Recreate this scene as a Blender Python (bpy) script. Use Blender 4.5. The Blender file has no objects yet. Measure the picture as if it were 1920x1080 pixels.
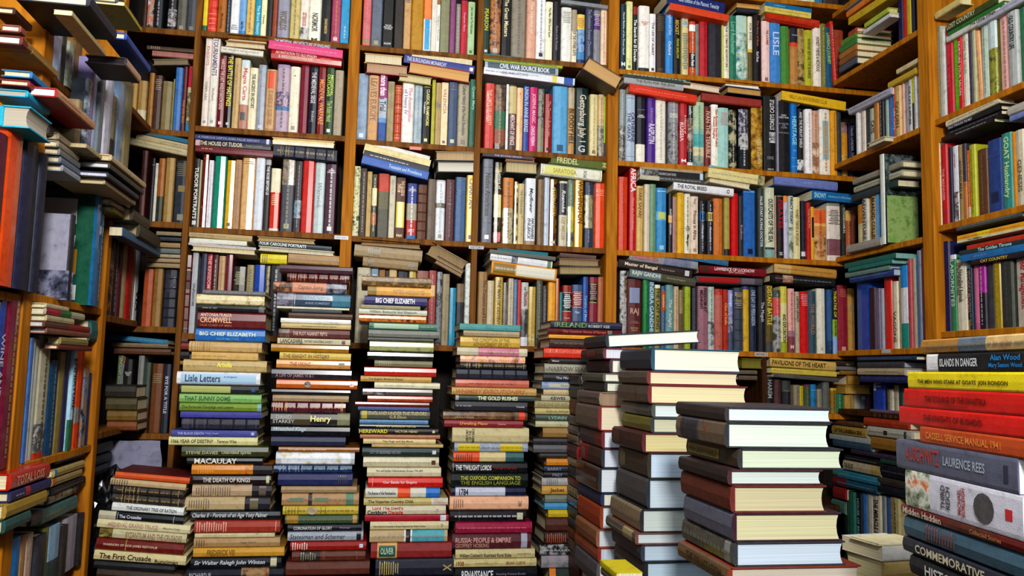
import bpy, bmesh, math, random
from mathutils import Vector, Matrix
random.seed(7)
COL = bpy.context.scene.collection

# ------------------------------------------------------------------ camera
F, PITCH, ROLL, YAW = 1549.8, -0.100741, 0.0239024, -0.1707478
CAM = Vector((0.0, 0.0, 1.15))
def rot(ax, a):
    c, s = math.cos(a), math.sin(a)
    return Matrix({'x': ((1,0,0),(0,c,-s),(0,s,c)), 'y': ((c,0,s),(0,1,0),(-s,0,c)), 'z': ((c,-s,0),(s,c,0),(0,0,1))}[ax])
MC = rot('z', ROLL) @ rot('x', PITCH) @ rot('y', YAW)
MT = MC.transposed()
def w2b(v): return Vector((v[0], v[2], -v[1]))
def ray(px, py): return w2b(MT @ Vector(((px-960)/F, (py-540)/F, 1.0)))
def project(p):
    q = p - CAM
    c = MC @ Vector((q[0], -q[2], q[1]))
    return (960+F*c[0]/c[2], 540+F*c[1]/c[2], c[2])
cd = bpy.data.cameras.new('camera'); cam = bpy.data.objects.new('camera', cd); COL.objects.link(cam)
r_, u_, b_ = w2b(MT @ Vector((1,0,0))), w2b(MT @ Vector((0,-1,0))), w2b(MT @ Vector((0,0,-1)))
m = Matrix((r_, u_, b_)).transposed().to_4x4(); m.translation = CAM
cam.matrix_world = m
cd.sensor_width = 36; cd.lens = F/1920*36; cd.clip_start = 0.01
bpy.context.scene.camera = cam

# a vertical plane: origin O, horizontal direction U (to the right as seen), normal N towards the viewer
class Plane:
    def __init__(s, O, U):
        s.O = Vector(O); s.U = Vector(U).normalized(); s.N = s.U.cross(Vector((0,0,1)))
        if s.N.dot(CAM - s.O) < 0: s.N = -s.N
    def at(s, px, py):
        d = ray(px, py); t = (s.O-CAM).dot(s.N)/d.dot(s.N)
        return CAM + d*t
    def uz(s, px, py):
        p = s.at(px, py); return ((p-s.O).dot(s.U), p.z)
    def pt(s, u, z, out=0.0):
        p = s.O + s.U*u + s.N*out; return Vector((p.x, p.y, z))
    def shifted(s, out): return Plane(s.O + s.N*out, s.U)
D0 = 2.4
BACK = Plane((0, D0, 0), (1, 0, 0))
XR = BACK.at(1566, 400).x
XL = BACK.at(272, 400).x
RIGHT = Plane((XR, D0, 0), (0, -1, 0))
LEFT = Plane((XL, D0, 0), (0, 1, 0))

# ------------------------------------------------------------------ materials
def lin(c): return c/12.92 if c <= 0.04045 else ((c+0.055)/1.055)**2.4
def hexrgb(h):
    if len(h) not in (3, 6): h = '777'
    if len(h) == 3: h = ''.join(a+a for a in h)
    return tuple(lin(int(h[i:i+2], 16)/255) for i in (0, 2, 4)) + (1,)
MATS = {}
def nt(name):
    m = bpy.data.materials.new(name); m.use_nodes = True
    n = m.node_tree; return m, n, n.nodes['Principled BSDF']
def nd(n, t, **k):
    x = n.nodes.new(t)
    for a, b in k.items():
        if a.startswith('i_'): x.inputs[a[2:].replace('_', ' ')].default_value = b
        else: setattr(x, a, b)
    return x
def cover_mat(h, gloss=0):
    key = ('c', h, gloss)
    if key in MATS: return MATS[key]
    m, n, p = nt('cover_'+h)
    tc = nd(n, 'ShaderNodeTexCoord')
    no = nd(n, 'ShaderNodeTexNoise', i_Scale=55.0, i_Detail=4.0, i_Roughness=.7)
    n.links.new(tc.outputs['Object'], no.inputs['Vector'])
    cr = nd(n, 'ShaderNodeValToRGB')
    c = hexrgb(h); dk = tuple(x*.62 for x in c[:3])+(1,); lt = tuple(min(1, x*1.12+.008) for x in c[:3])+(1,)
    cr.color_ramp.elements[0].position = .28; cr.color_ramp.elements[0].color = dk
    cr.color_ramp.elements[1].position = .62; cr.color_ramp.elements[1].color = lt
    e = cr.color_ramp.elements.new(.42); e.color = c
    n.links.new(no.outputs['Fac'], cr.inputs['Fac']); n.links.new(cr.outputs['Color'], p.inputs['Base Color'])
    p.inputs['Roughness'].default_value = .5 if not gloss else .27
    if gloss: p.inputs['Coat Weight'].default_value = .3; p.inputs['Coat Roughness'].default_value = .12
    if not gloss:
        bp = nd(n, 'ShaderNodeBump', i_Strength=.15, i_Distance=.002)
        n2 = nd(n, 'ShaderNodeTexNoise', i_Scale=600.0)
        n.links.new(tc.outputs['Object'], n2.inputs['Vector']); n.links.new(n2.outputs['Fac'], bp.inputs['Height']); n.links.new(bp.outputs['Normal'], p.inputs['Normal'])
    MATS[key] = m; return m
def mottle_mat(hs):
    key = ('m',)+tuple(hs)
    if key in MATS: return MATS[key]
    m, n, p = nt('picture_'+'_'.join(hs))
    tc = nd(n, 'ShaderNodeTexCoord')
    no = nd(n, 'ShaderNodeTexNoise', i_Scale=38.0, i_Detail=5.0, i_Roughness=.6)
    n.links.new(tc.outputs['Object'], no.inputs['Vector'])
    cr = nd(n, 'ShaderNodeValToRGB'); k = len(hs)
    el = cr.color_ramp.elements
    el[0].position = .36; el[0].color = hexrgb(hs[0]); el[1].position = .62; el[1].color = hexrgb(hs[-1])
    for i in range(1, k-1):
        e = el.new(.36+.26*i/(k-1)); e.color = hexrgb(hs[i])
    n.links.new(no.outputs['Fac'], cr.inputs['Fac']); n.links.new(cr.outputs['Color'], p.inputs['Base Color'])
    p.inputs['Roughness'].default_value = .25
    MATS[key] = m; return m
def page_mat(h):
    key = ('p', h)
    if key in MATS: return MATS[key]
    m, n, p = nt('paper_'+h)
    tc = nd(n, 'ShaderNodeTexCoord')
    mp = nd(n, 'ShaderNodeMapping'); mp.inputs['Scale'].default_value = (900, 3, 3)   # local x = across the thickness
    no = nd(n, 'ShaderNodeTexNoise', i_Scale=1.0, i_Detail=3.0)
    n.links.new(tc.outputs['Object'], mp.inputs['Vector']); n.links.new(mp.outputs['Vector'], no.inputs['Vector'])
    c = hexrgb(h)
    cr = nd(n, 'ShaderNodeValToRGB')
    cr.color_ramp.elements[0].position = .3; cr.color_ramp.elements[0].color = tuple(x*.7 for x in c[:3])+(1,)
    cr.color_ramp.elements[1].position = .6; cr.color_ramp.elements[1].color = c
    n.links.new(no.outputs['Fac'], cr.inputs['Fac']); n.links.new(cr.outputs['Color'], p.inputs['Base Color'])
    p.inputs['Roughness'].default_value = .8
    MATS[key] = m; return m
def ink_mat(h):
    key = ('i', h)
    if key in MATS: return MATS[key]
    m, n, p = nt('ink_'+h); p.inputs['Base Color'].default_value = hexrgb(h); p.inputs['Roughness'].default_value = .35
    MATS[key] = m; return m
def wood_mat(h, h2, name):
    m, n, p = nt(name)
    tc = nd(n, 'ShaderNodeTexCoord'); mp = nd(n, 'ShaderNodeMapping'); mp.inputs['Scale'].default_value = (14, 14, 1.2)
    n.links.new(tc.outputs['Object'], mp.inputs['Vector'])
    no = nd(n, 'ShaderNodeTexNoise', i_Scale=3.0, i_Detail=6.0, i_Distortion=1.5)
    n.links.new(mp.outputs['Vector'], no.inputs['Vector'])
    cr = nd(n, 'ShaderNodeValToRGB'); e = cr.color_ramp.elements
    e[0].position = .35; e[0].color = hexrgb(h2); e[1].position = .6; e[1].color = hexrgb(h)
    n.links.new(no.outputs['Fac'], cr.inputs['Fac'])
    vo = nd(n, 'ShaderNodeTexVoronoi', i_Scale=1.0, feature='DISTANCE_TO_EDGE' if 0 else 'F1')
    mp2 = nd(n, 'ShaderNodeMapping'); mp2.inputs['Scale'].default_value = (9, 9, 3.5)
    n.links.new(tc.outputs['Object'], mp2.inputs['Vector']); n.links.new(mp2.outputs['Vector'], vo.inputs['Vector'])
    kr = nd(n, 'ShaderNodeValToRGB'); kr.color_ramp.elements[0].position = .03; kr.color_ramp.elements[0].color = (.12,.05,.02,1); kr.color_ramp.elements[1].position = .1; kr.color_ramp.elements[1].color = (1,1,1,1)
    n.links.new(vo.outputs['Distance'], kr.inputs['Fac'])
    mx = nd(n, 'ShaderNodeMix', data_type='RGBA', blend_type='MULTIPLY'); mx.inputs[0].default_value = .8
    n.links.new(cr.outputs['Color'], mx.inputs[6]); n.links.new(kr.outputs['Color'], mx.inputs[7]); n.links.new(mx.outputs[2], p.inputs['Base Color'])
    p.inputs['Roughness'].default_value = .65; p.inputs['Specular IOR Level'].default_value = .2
    return m

# ------------------------------------------------------------------ geometry bags
class Bag:
    def __init__(s): s.v = []; s.f = []; s.m = []; s.mats = []
    def mi(s, mat):
        if mat not in s.mats: s.mats.append(mat)
        return s.mats.index(mat)
    def add(s, vs, fs, mat):
        o = len(s.v); s.v += [Vector(v) for v in vs]; k = s.mi(mat)
        for f in fs: s.f.append(tuple(i+o for i in f)); s.m.append(k)
    def box(s, a, b, mat):
        x0,y0,z0 = a; x1,y1,z1 = b
        s.add([(x0,y0,z0),(x1,y0,z0),(x1,y1,z0),(x0,y1,z0),(x0,y0,z1),(x1,y0,z1),(x1,y1,z1),(x0,y1,z1)],
              [(0,3,2,1),(4,5,6,7),(0,1,5,4),(1,2,6,5),(2,3,7,6),(3,0,4,7)], mat)
    def mesh(s, name):
        me = bpy.data.meshes.new(name); me.from_pydata([tuple(v) for v in s.v], [], s.f)
        for mt in s.mats: me.materials.append(mt)
        me.polygons.foreach_set('material_index', s.m); me.update(); return me
def link(name, me, parent=None):
    o = bpy.data.objects.new(name, me); COL.objects.link(o)
    if parent: o.parent = parent
    return o

# ------------------------------------------------------------------ lettering
TXT = {}
def text_geo(s, bold, shear):
    key = (s, bold, shear)
    if key in TXT: return TXT[key]
    cu = bpy.data.curves.new('t', 'FONT'); cu.body = s; cu.size = 1.0; cu.resolution_u = 2
    cu.align_x = 'CENTER'; cu.align_y = 'CENTER'; cu.offset = bold; cu.shear = shear; cu.space_line = .85
    ob = bpy.data.objects.new('t', cu); COL.objects.link(ob)
    dg = bpy.context.evaluated_depsgraph_get(); dg.update()
    me = bpy.data.meshes.new_from_object(ob.evaluated_get(dg))
    vs = [tuple(v.co[:2]) for v in me.vertices]; fs = [tuple(p.vertices) for p in me.polygons]
    bpy.data.objects.remove(ob); bpy.data.curves.remove(cu); bpy.data.meshes.remove(me)
    if vs:
        xs = [v[0] for v in vs]; ys = [v[1] for v in vs]; bb = (min(xs), max(xs), min(ys), max(ys))
    else: bb = (0,1,0,1)
    TXT[key] = (vs, fs, bb); return TXT[key]

# ------------------------------------------------------------------ the book
# local frame: x across the thickness, z along the spine (0 = foot, H = head), y into the book (0 = spine)
def lighten(h, k):
    if len(h) == 3: h = ''.join(a+a for a in h)
    return ''.join('%02x' % max(0, min(255, int(int(h[i:i+2], 16)*k))) for i in (0,2,4))
def is_dark(h):
    if len(h) == 3: h = ''.join(a+a for a in h)
    return sum(int(h[i:i+2], 16)*w for i, w in ((0,.3),(2,.59),(4,.11))) < 120
def make_book(T, H, W, o):
    """returns (cover bag, pages bag) in the local frame. o: options"""
    soft = o.get('soft', 0); gl = o.get('gloss', 0)
    b = .0008 if soft else .0024
    b = min(b, T*.18)
    a = min(T*.10, .0012) if soft else min(T*.24, .0065)
    bg = o['bg']
    base = mottle_mat(o['mot']) if o.get('mot') else cover_mat(bg, gl)
    sd = o.get('side', bg if not o.get('mot') else o['mot'][0])
    side = mottle_mat(sd.split(',')) if ',' in sd else cover_mat(sd, gl)
    C = Bag(); N = 6
    arc = []
    for t in (-1, -.93, -.78, 0, .78, .93, 1): arc.append((t*T/2, a*abs(t)**5))
    def depth(x):
        t = max(-1, min(1, x/(T/2))); return a*abs(t)**5
    # length segments at colour bands
    bands = sorted(o.get('bands', []))
    cuts = sorted({0.0, 1.0} | {x for q in bands for x in q[:2]})
    for c0, c1 in zip(cuts, cuts[1:]):
        mid = (c0+c1)/2; mt = base
        for q in bands:
            if q[0] <= mid <= q[1]: mt = q[2]
        z0, z1 = H*(1-c1), H*(1-c0)
        vs = [(x, y, z0) for x, y in arc]+[(x, y, z1) for x, y in arc]
        C.add(vs, [(i, i+1, i+N+2, i+N+1) for i in range(N)], mt)
    # boards
    for sgn in (-1, 1):
        x0, x1 = sorted((sgn*T/2, sgn*(T/2-b)))
        C.box((x0, a, 0), (x1, W, H), side)
    for (y0, y1, z0, z1, h) in o.get('cps', []):     # pictures printed on the boards
        pm_ = mottle_mat(h.split(',')) if ',' in h else ink_mat(h)
        for sx in (-1, 1):
            x = sx*(T/2+.0004); q = [(x, W*y0, H*(1-z1)), (x, W*y1, H*(1-z1)), (x, W*y1, H*(1-z0)), (x, W*y0, H*(1-z0))]
            C.add(q, [(0,1,2,3) if sx > 0 else (3,2,1,0)], pm_)
    # inner spine
    ya = a+b
    C.add([(-T/2, a, 0), (T/2, a, 0), (T/2-b, ya, 0), (-T/2+b, ya, 0)]+[(x, y, 0) for x, y in arc], [(0,4,5,6,7,8,9,10,1)], side)
    C.add([(-T/2, a, H)]+[(x, y, H) for x, y in arc]+[(T/2, a, H)], [(0,8,7,6,5,4,3,2,1)], side)
    C.add([(-T/2+b, ya, 0), (T/2-b, ya, 0), (T/2-b, ya, H), (-T/2+b, ya, H)], [(0,1,2,3)], side)
    C.add([(-T/2, a, 0), (-T/2+b, ya, 0), (T/2-b, ya, 0), (T/2, a, 0)], [(0,1,2,3)], side)
    C.add([(-T/2, a, H), (-T/2+b, ya, H), (T/2-b, ya, H), (T/2, a, H)], [(3,2,1,0)], side)
    # raised bands on leather spines
    if o.get('ribs'):
        for k in range(1, 6):
            z = H*k/6
            vs = []
            for dz, dy in ((-.0025, 0), (0, -.0014), (.0025, 0)):
                vs += [(x, y-.0002+dy, z+dz) for x, y in arc]
            fs = [(j*(N+1)+i, j*(N+1)+i+1, (j+1)*(N+1)+i+1, (j+1)*(N+1)+i) for j in (0,1) for i in range(N)]
            C.add(vs, fs, base)
    def patch(u0, u1, z0, z1, mat, off=.0003):       # across x, along z
        n = 5 if u1-u0 > T*.3 else 2; vs = []
        for z in (z0, z1):
            for i in range(n+1):
                x = u0+(u1-u0)*i/n; vs.append((x, depth(x)-off, z))
        C.add(vs, [(i, i+1, i+n+2, i+n+1) for i in range(n)], mat)
    for (c0, c1, wfrac, h) in o.get('panels', []):   # label panels on the spine
        patch(-T/2*wfrac, T/2*wfrac, H*(1-c1), H*(1-c0), ink_mat(h))
    for (c0, h) in o.get('lines', []):
        patch(-T/2*.92, T/2*.92, H*(1-c0)-.0007, H*(1-c0)+.0007, ink_mat(h), .0005)
    for (c0, c1, wf, h) in o.get('ovals', []):
        zc_ = H*(1-(c0+c1)/2); rz = H*(c1-c0)/2; rx = T/2*wf
        C.add([(rx*math.cos(k*.5236), -.0005, zc_+rz*math.sin(k*.5236)) for k in range(12)], [tuple(range(12))], mottle_mat(h.split(',')))
    if o.get('logo'):
        s = T*.2; patch(-s, s, H*.045, H*.045+2*s, ink_mat(o['logo']), .0005)
    if o.get('frame'):
        fm = ink_mat(o['frame'])
        for z in (.03, .97): patch(-T*.42, T*.42, H*z-.0006, H*z+.0006, fm, .0006)
        for x in (-T*.42, T*.42-.0009): patch(x, x+.0009, H*.03, H*.97, fm, .0006)
    # titles: (text, start, end, across centre, across size, colour, mode)
    for (s, c0, c1, cx, cs, h, mode) in o.get('titles', []):
        mat = ink_mat(h); L = H*(c1-c0); zc = H*(1-(c0+c1)/2)
        if s.startswith('~'):                        # lettering too small to read: thin strokes
            rnd = random.Random(s+str(round(T, 4))); z = H*(1-c0); zend = H*(1-c1)
            w = T*cs*.32
            if mode == 'x':
                while z-.004 > zend:
                    q = rnd.uniform(.25, .42)*T
                    patch(-q, q, z-.0022, z, mat, .0005); z -= .0055
            else:
                while z-.004 > zend:
                    l = rnd.uniform(.002, .006)
                    for k in range(2):
                        pass
                    g = z
                    while g > z-l*2.2 and g-.0016 > zend:
                        patch(T*cx-w/2, T*cx+w/2, g-.0011, g, mat, .0005); g -= .002
                    z -= l*2.2+.0035
            continue
        vs, fs, bb = text_geo(s, .02 if o.get('bold', 1) else 0.0, .25 if o.get('ital') else 0.0)
        if not vs: continue
        tw, th = bb[1]-bb[0], bb[3]-bb[2]
        mx, my = (bb[0]+bb[1])/2, (bb[2]+bb[3])/2
        out = []
        if mode == 'x':                              # words set across the spine
            sx = min(T*cs/tw, 9); sz = min(L/th, sx*1.3)
            for x, y in vs: out.append(((x-mx)*sx+T*cx, 0, (y-my)*sz+zc))
        elif mode == 'u':                            # reads foot to head
            sh = T*cs/th; sl = min(L/tw, sh*1.25)
            for x, y in vs: out.append((-(y-my)*sh+T*cx, 0, (x-mx)*sl+zc))
        else:                                        # reads head to foot
            sh = T*cs/th; sl = min(L/tw, sh*1.25); 
            if sh > sl*2.2: sh = sl*2.2
            for x, y in vs: out.append(((y-my)*sh+T*cx, 0, -(x-mx)*sl+zc))
        out = [(x, depth(x)*.4-.0006, z) for x, _, z in out]
        C.add(out, fs, mat)
    # page block
    P = Bag(); pm = page_mat(o.get('paper', 'e8dcb8'))
    e = .0005 if soft else .003
    x0, x1, y0, y1, z0, z1 = -T/2+b, T/2-b, ya, W-e, e, H-e
    hol = 0 if soft else min(.004, T*.12)
    K = 4; vs = []; 
    for z in (z0, z1):
        vs.append((x0, y0, z)); vs.append((x1, y0, z))
        for i in range(K+1):
            t = 1-2*i/K; vs.append((x1*t if x1 else 0, y1-hol*(1-t*t), z))
    n = K+3
    P.add(vs, [tuple(range(n-1, -1, -1)), tuple(range(n, 2*n))]+[(i, (i+1) % n, (i+1) % n+n, i+n) for i in range(n)], pm)
    return C, P

BOOKS = []      # every book: dict(mat, T,H,W,opt, area)
def parse_opts(bg, fg, title, ex):
    fg = fg or '777'; bg = bg or '888'
    """ex: space-separated tokens"""
    o = dict(bg=bg, titles=[], bands=[], panels=[], lines=[])
    t0, t1, cs, mode, cx = .06, .94, .5, 'd', 0
    two = None
    for k in ex.split():
        if k == 's': o['soft'] = 1
        elif k == 'g': o['gloss'] = 1
        elif k == 'r': o['ribs'] = 1
        elif k == 'i': o['ital'] = 1
        elif k == 'n': o['bold'] = 0
        elif k == 'x': mode = 'x'
        elif k == 'u': mode = 'u'
        elif k == 'P': o['face'] = 'p'
        elif k == 'H': o['face'] = 'h'
        elif k == 'flip': o['flip'] = 1
        elif ':' in k:
            a, v = k.split(':', 1)
            if a == 'm': o['mot'] = v.split(',')
            elif a == 'c': cs = float(v)
            elif a == 'cx': cx = float(v)
            elif a == 't': t0, t1 = map(float, v.split('-'))
            elif a == 'b':
                p = v.split('/'); x, y = p[0].split('-')
                mt = mottle_mat(p[1].split(',')) if ',' in p[1] else cover_mat(p[1], o.get('gloss', 0))
                o['bands'].append((float(x), float(y), mt))
            elif a == 'q':
                p = v.split('/'); x, y = p[0].split('-'); o['panels'].append((float(x), float(y), float(p[1]), p[2]))
            elif a == 'ov':
                p = v.split('/'); x, y = p[0].split('-'); o.setdefault('ovals', []).append((float(x), float(y), float(p[1]), p[2]))
            elif a == 'l':
                p = v.split('/')
                for z in p[0].split(','): o['lines'].append((float(z), p[1]))
            elif a == 'cp':
                p = v.split('/'); o.setdefault('cps', []).append(tuple(map(float, p[0].split('-')+p[1].split('-')))+(p[2],))
            elif a == 'side': o['side'] = v
            elif a == 'pg': o['paper'] = v
            elif a == 'logo': o['logo'] = v
            elif a == 'fr': o['frame'] = v
            elif a in ('lean', 'W', 'dy', 'yaw', 'tilt', 'sub', 'H'): o[a] = float(v)
            elif a == 'x2': two = v
            elif a == 'T': o['T'] = float(v)
            elif a == 'L': o['desc'] = v.replace('_', ' ')
            elif a == 'tt':                      # extra title  start-end/colour/size/cx/mode/TEXT_with_underscores
                p = v.split('/'); x, y = p[0].split('-')
                o['titles'].append((p[5].replace('_', ' ').replace('\\ ', '\\').replace('\\', '\n'), float(x), float(y), float(p[3]), float(p[2]), p[1], p[4]))
    if title.startswith('~') and mode == 'x' and (t0, t1) == (.06, .94): t0, t1 = .08, .3
    if title:
        parts = title.split('\\')
        if len(parts) == 1: o['titles'].append((title, t0, t1, cx, cs, fg, mode))
        elif mode == 'x': o['titles'].append((title.replace('\\', '\n'), t0, t1, cx, cs, fg, mode))
        else: o['titles'].append((title.replace('\\', '\n'), t0, t1, cx, cs*1.5 if cs < .6 else cs, fg, mode))
    o['title'] = title
    return o
def reg(mat, T, H, W, o, place, src=None):
    # projected area of the face that shows
    pts = [project(mat @ Vector((x*T/2, 0 if o.get('face') != 'p' else 0, z*H))) for x in (-1, 1) for z in (0, 1)]
    xs = [max(0, min(1920, p[0])) for p in pts]; ys = [max(0, min(1080, p[1])) for p in pts]
    A = abs((pts[0][0]-pts[3][0])*(pts[1][1]-pts[2][1])-(pts[1][0]-pts[2][0])*(pts[0][1]-pts[3][1]))/2
    clip = ((max(xs)-min(xs))*(max(ys)-min(ys)))
    full = (max(p[0] for p in pts)-min(p[0] for p in pts))*(max(p[1] for p in pts)-min(p[1] for p in pts))
    A *= clip/max(full, 1e-6)
    BOOKS.append(dict(mat=mat, T=T, H=H, W=W, o=o, place=place, area=A*o.get('sub', 1), c=(sum(xs)/4, sum(ys)/4)))
def frame_mat(P, xa, ya, za): return Matrix(((xa.x, ya.x, za.x, P.x), (xa.y, ya.y, za.y, P.y), (xa.z, ya.z, za.z, P.z), (0,0,0,1)))
UP = Vector((0, 0, 1))

def row(plane, z, x0, data, place, out=-.012, W=.15, zt=None):
    """upright books standing on the shelf top at height z. data lines: xr|ytop|bg|fg|title|opts ; xr measured at the foot"""
    pl = plane.shifted(out)
    foot = project(pl.pt(0, z))
    prev = x0
    def u_at(px):
        # u where the shelf line z projects at px
        py = 500.0
        for _ in range(4):
            u, zz = pl.uz(px, py)
            q = pl.pt(u, z); py = project(q)[1]
        return pl.uz(px, py)[0], py
    for line in data.strip().split('\n'):
        f = [a.strip() for a in line.split('|')]
        xr = float(f[0])
        if len(f) < 3: prev = xr; continue
        f += ['']*(6-len(f))
        o = parse_opts(f[2], f[3], f[4], ' '.join(f[5:]))
        u0, pa = u_at(prev); u1, pb = u_at(xr)
        T = max(.004, u1-u0-.0006)
        uc = (u0+u1)/2; yt = float(f[1]) if f[1] else -30
        um, ztop = pl.uz((prev+xr)/2, yt)
        Hh = max(.06, ztop-z)
        # recompute with the projected x at that height
        pm = project(pl.pt(uc, ztop)); _, ztop = pl.uz(pm[0], yt); Hh = min(max(.06, ztop-z), .34)
        lean = math.radians(o.get('lean', 0))
        za = (UP*math.cos(lean)+pl.U*math.sin(lean)); xa = (pl.U*math.cos(lean)-UP*math.sin(lean))
        P = pl.pt(uc, z+.0005+abs(math.sin(lean))*T/2, random.uniform(-.006, .004)+o.get('dy', 0))
        reg(frame_mat(P, xa, -pl.N, za), T, Hh, o.get('W', W*random.uniform(.9, 1.08)), o, place)
        prev = xr
def pile(plane, data, place, out=0.0, W=.14):
    """books lying flat, spine (or fore-edge with P) in the plane. data: xl|xr|yt|yb|bg|fg|title|opts ; yt,yb at the middle"""
    pl0 = plane.shifted(out)
    for line in data.strip().split('\n'):
        f = [a.strip() for a in line.split('|')]; f += ['']*(8-len(f))
        xl, xr, yt, yb = map(float, f[:4]); o = parse_opts(f[4], f[5], f[6], ' '.join(f[7:]))
        pl = pl0.shifted(o['dy']) if 'dy' in o else pl0
        ym = (yt+yb)/2; xm = (xl+xr)/2
        uc, zt = pl.uz(xm, yt); _, zb = pl.uz(xm, yb)
        u0 = pl.uz(xl, ym)[0]; u1 = pl.uz(xr, ym)[0]; uc = (u0+u1)/2
        T = max(.004, zt-zb-.0004); Hh = u1-u0; zc = (zt+zb)/2
        tl = math.radians(o.get('tilt', 0)); yw = math.radians(o.get('yaw', 0))
        N = pl.N; U = pl.U
        U2 = (U*math.cos(yw)+N*math.sin(yw)); N2 = (N*math.cos(yw)-U*math.sin(yw))
        U3 = U2*math.cos(tl)-UP*math.sin(tl); V3 = UP*math.cos(tl)+U2*math.sin(tl)
        Wd = o.get('W', W*random.uniform(.92, 1.05))
        if o.get('face') == 'p':
            # fore-edge out: spine at the back
            za = U3; ya = N2; xa = V3
            c = pl.pt(uc, zc) - N2*Wd
            P = c - za*(Hh/2)
        else:
            za = -U3; ya = -N2; xa = V3
            P = pl.pt(uc, zc) - za*(Hh/2)
        reg(frame_mat(P, xa, ya, za), T, Hh, Wd, o, place)
def tower(px, py, dist, yaw, data, place, mode='spine', W=.15, length=.22, tilt=0):
    """a free-standing stack. The vertical edge seen nearest to the camera on its left face stands at pixel (px,py), dist metres deep.
    yaw (deg) turns the stack. mode 'spine': spines towards the camera; data: xl|xr|yt|bg|fg|title|opts , next yt = bottom; last line: end|yb
    mode 'head': heads of the books towards the camera, spines on the left. data: xc|xr|yt|..."""
    d = ray(px, py); P0 = CAM + d*(dist/d.y)
    a = math.radians(yaw)
    U = Vector((math.cos(a), math.sin(a), 0))
    pl = Plane(P0, U)
    rows = [[q.strip() for q in l.split('|')] for l in data.strip().split('\n')]
    last = None; n = len(rows)
    for i, f in enumerate(rows):
        if f[0] == 'end': break
        f += ['']*(7-len(f))
        xl, xr, yt = map(float, f[:3]); yb = float(rows[i+1][2] if rows[i+1][0] != 'end' else rows[i+1][1])
        o = parse_opts(f[3], f[4], f[5], ' '.join(f[6:]))
        xm = px if mode == 'head' or abs(yaw) > 1 else (xl+xr)/2
        if last is None: last = pl.uz(xm, yt)[1]
        zt = last; zb = pl.uz(xm, yb)[1]; last = zb
        T = zt-zb-.0004; zc = (zt+zb)/2; ym = (yt+yb)/2
        u0 = pl.uz(xl, ym)[0]; u1 = pl.uz(xr, ym)[0]
        yw = math.radians(o.get('yaw', 0))
        U2 = pl.U*math.cos(yw)+pl.N*math.sin(yw); N2 = pl.N*math.cos(yw)-pl.U*math.sin(yw)
        if mode == 'spine':
            tl = math.radians(tilt+o.get('tilt', 0)); U3 = U2*math.cos(tl)-UP*math.sin(tl); V3 = UP*math.cos(tl)+U2*math.sin(tl)
            Hh = u1-u0; za = -U3; P = pl.pt((u0+u1)/2, zc, o.get('dy', 0))-za*(Hh/2)
            reg(frame_mat(P, V3, -N2, za), T, Hh, o.get('W', W*random.uniform(.93, 1.04)), o, place)
        elif mode == 'page':
            Hh = u1-u0; za = U2; Wd = o.get('W', W); P = pl.pt((u0+u1)/2, zc, o.get('dy', 0))-N2*Wd-za*(Hh/2)
            o['face'] = 'p'; reg(frame_mat(P, UP, N2, za), T, Hh, Wd, o, place)
        else:                       # head towards camera; spine faces -U
            Wd = u1-u0; Hh = o.get('H', length*random.uniform(.95, 1.05))
            tl = math.radians(o.get('tilt', 0)); za = -N2; ya = U2*math.cos(tl)-UP*math.sin(tl); P = pl.pt(u0, zc, o.get('dy', 0))
            o['headout'] = 1
            reg(frame_mat(P, ya.cross(za), ya, za), T, Hh, Wd, o, place)

CN = [('red','c22'),('dark red','711'),('maroon','523'),('orange','e63'),('brown','742'),('tan','c9a56c'),('cream','e8dfb8'),('white','eee'),('yellow','ec2'),('mustard','a80'),
('lime green','ac3'),('green','284'),('dark green','132f24'),('olive','671'),('teal','288'),('sky blue','5ae'),('blue','25a'),('navy blue','124'),('purple','63a'),('lilac','b9c'),('pink','e8a'),('magenta','c17'),
('grey','888'),('dark grey','444'),('black','161616'),('pale blue','acd'),('pale green','bda'),('turquoise','3aa'),('slate blue','456')]
def cname(h):
    import colorsys
    def lab(h):
        r, g, b = hexrgb(h)[:3]; r, g, b = [x**(1/2.2) for x in (r, g, b)]
        hh, s, v = colorsys.rgb_to_hsv(r, g, b); return (s*v*math.cos(hh*6.283)*1.3, s*v*math.sin(hh*6.283)*1.3, v)
    a = lab(h); return min(CN, key=lambda c: sum((x-y)**2 for x, y in zip(a, lab(c[1]))))[0]
FLASH, OVERHEAD_FILL, SPINE_FILL, WORLD, EXPO, LOOK = 57, 10, 13, .18, .0, 'Medium High Contrast'
def sz(plane, px, py): return plane.shifted(-.012).uz(px, py)[1]
# ---------------- bay behind the tall post, five rows (B, C, D, E of the back wall) ----------------
row(BACK, sz(BACK,520,72), 378, '''
387||264|ec2|~|b:.0-.86/dc2 t:.1-.7
405||d43|fb9|~|x l:.62,.72,.82,.92/fb8 r
422||a61|630|Mothering|t:.6-.9 c:.4
429||234|cde|~|
446||eef0ee|889|~|x t:.8-.9
459||7ad|124|Salt Fire|t:.72-.88 c:.45 b:.9-1/38c
475||db6|a75|~|
487||29b|bef|The Bruce History|t:.4-.95 c:.6
498||eeb|664|Dynasty|t:.4-.95 c:.4
509||222|444||
518||942|631||
541||99a|776650|WORLDS|t:.5-.85 c:.6
560||cb7|876|~|
577||eee5d8|b66|SISTERHOOD|b:.76-1/9a8f88,ddd,665 t:.5-.74
600||eed|443|NORMOR|t:.5-.82 c:.5 tt:.93-.98/332/.5/0/x/M
619||151515|db7|DIANE MARION|t:.6-.85 c:.3
637||a46|d96|~|logo:ecc
653||29c|def|~|t:.7-.9 s
''', 'first back shelf', zt=.25)
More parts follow.
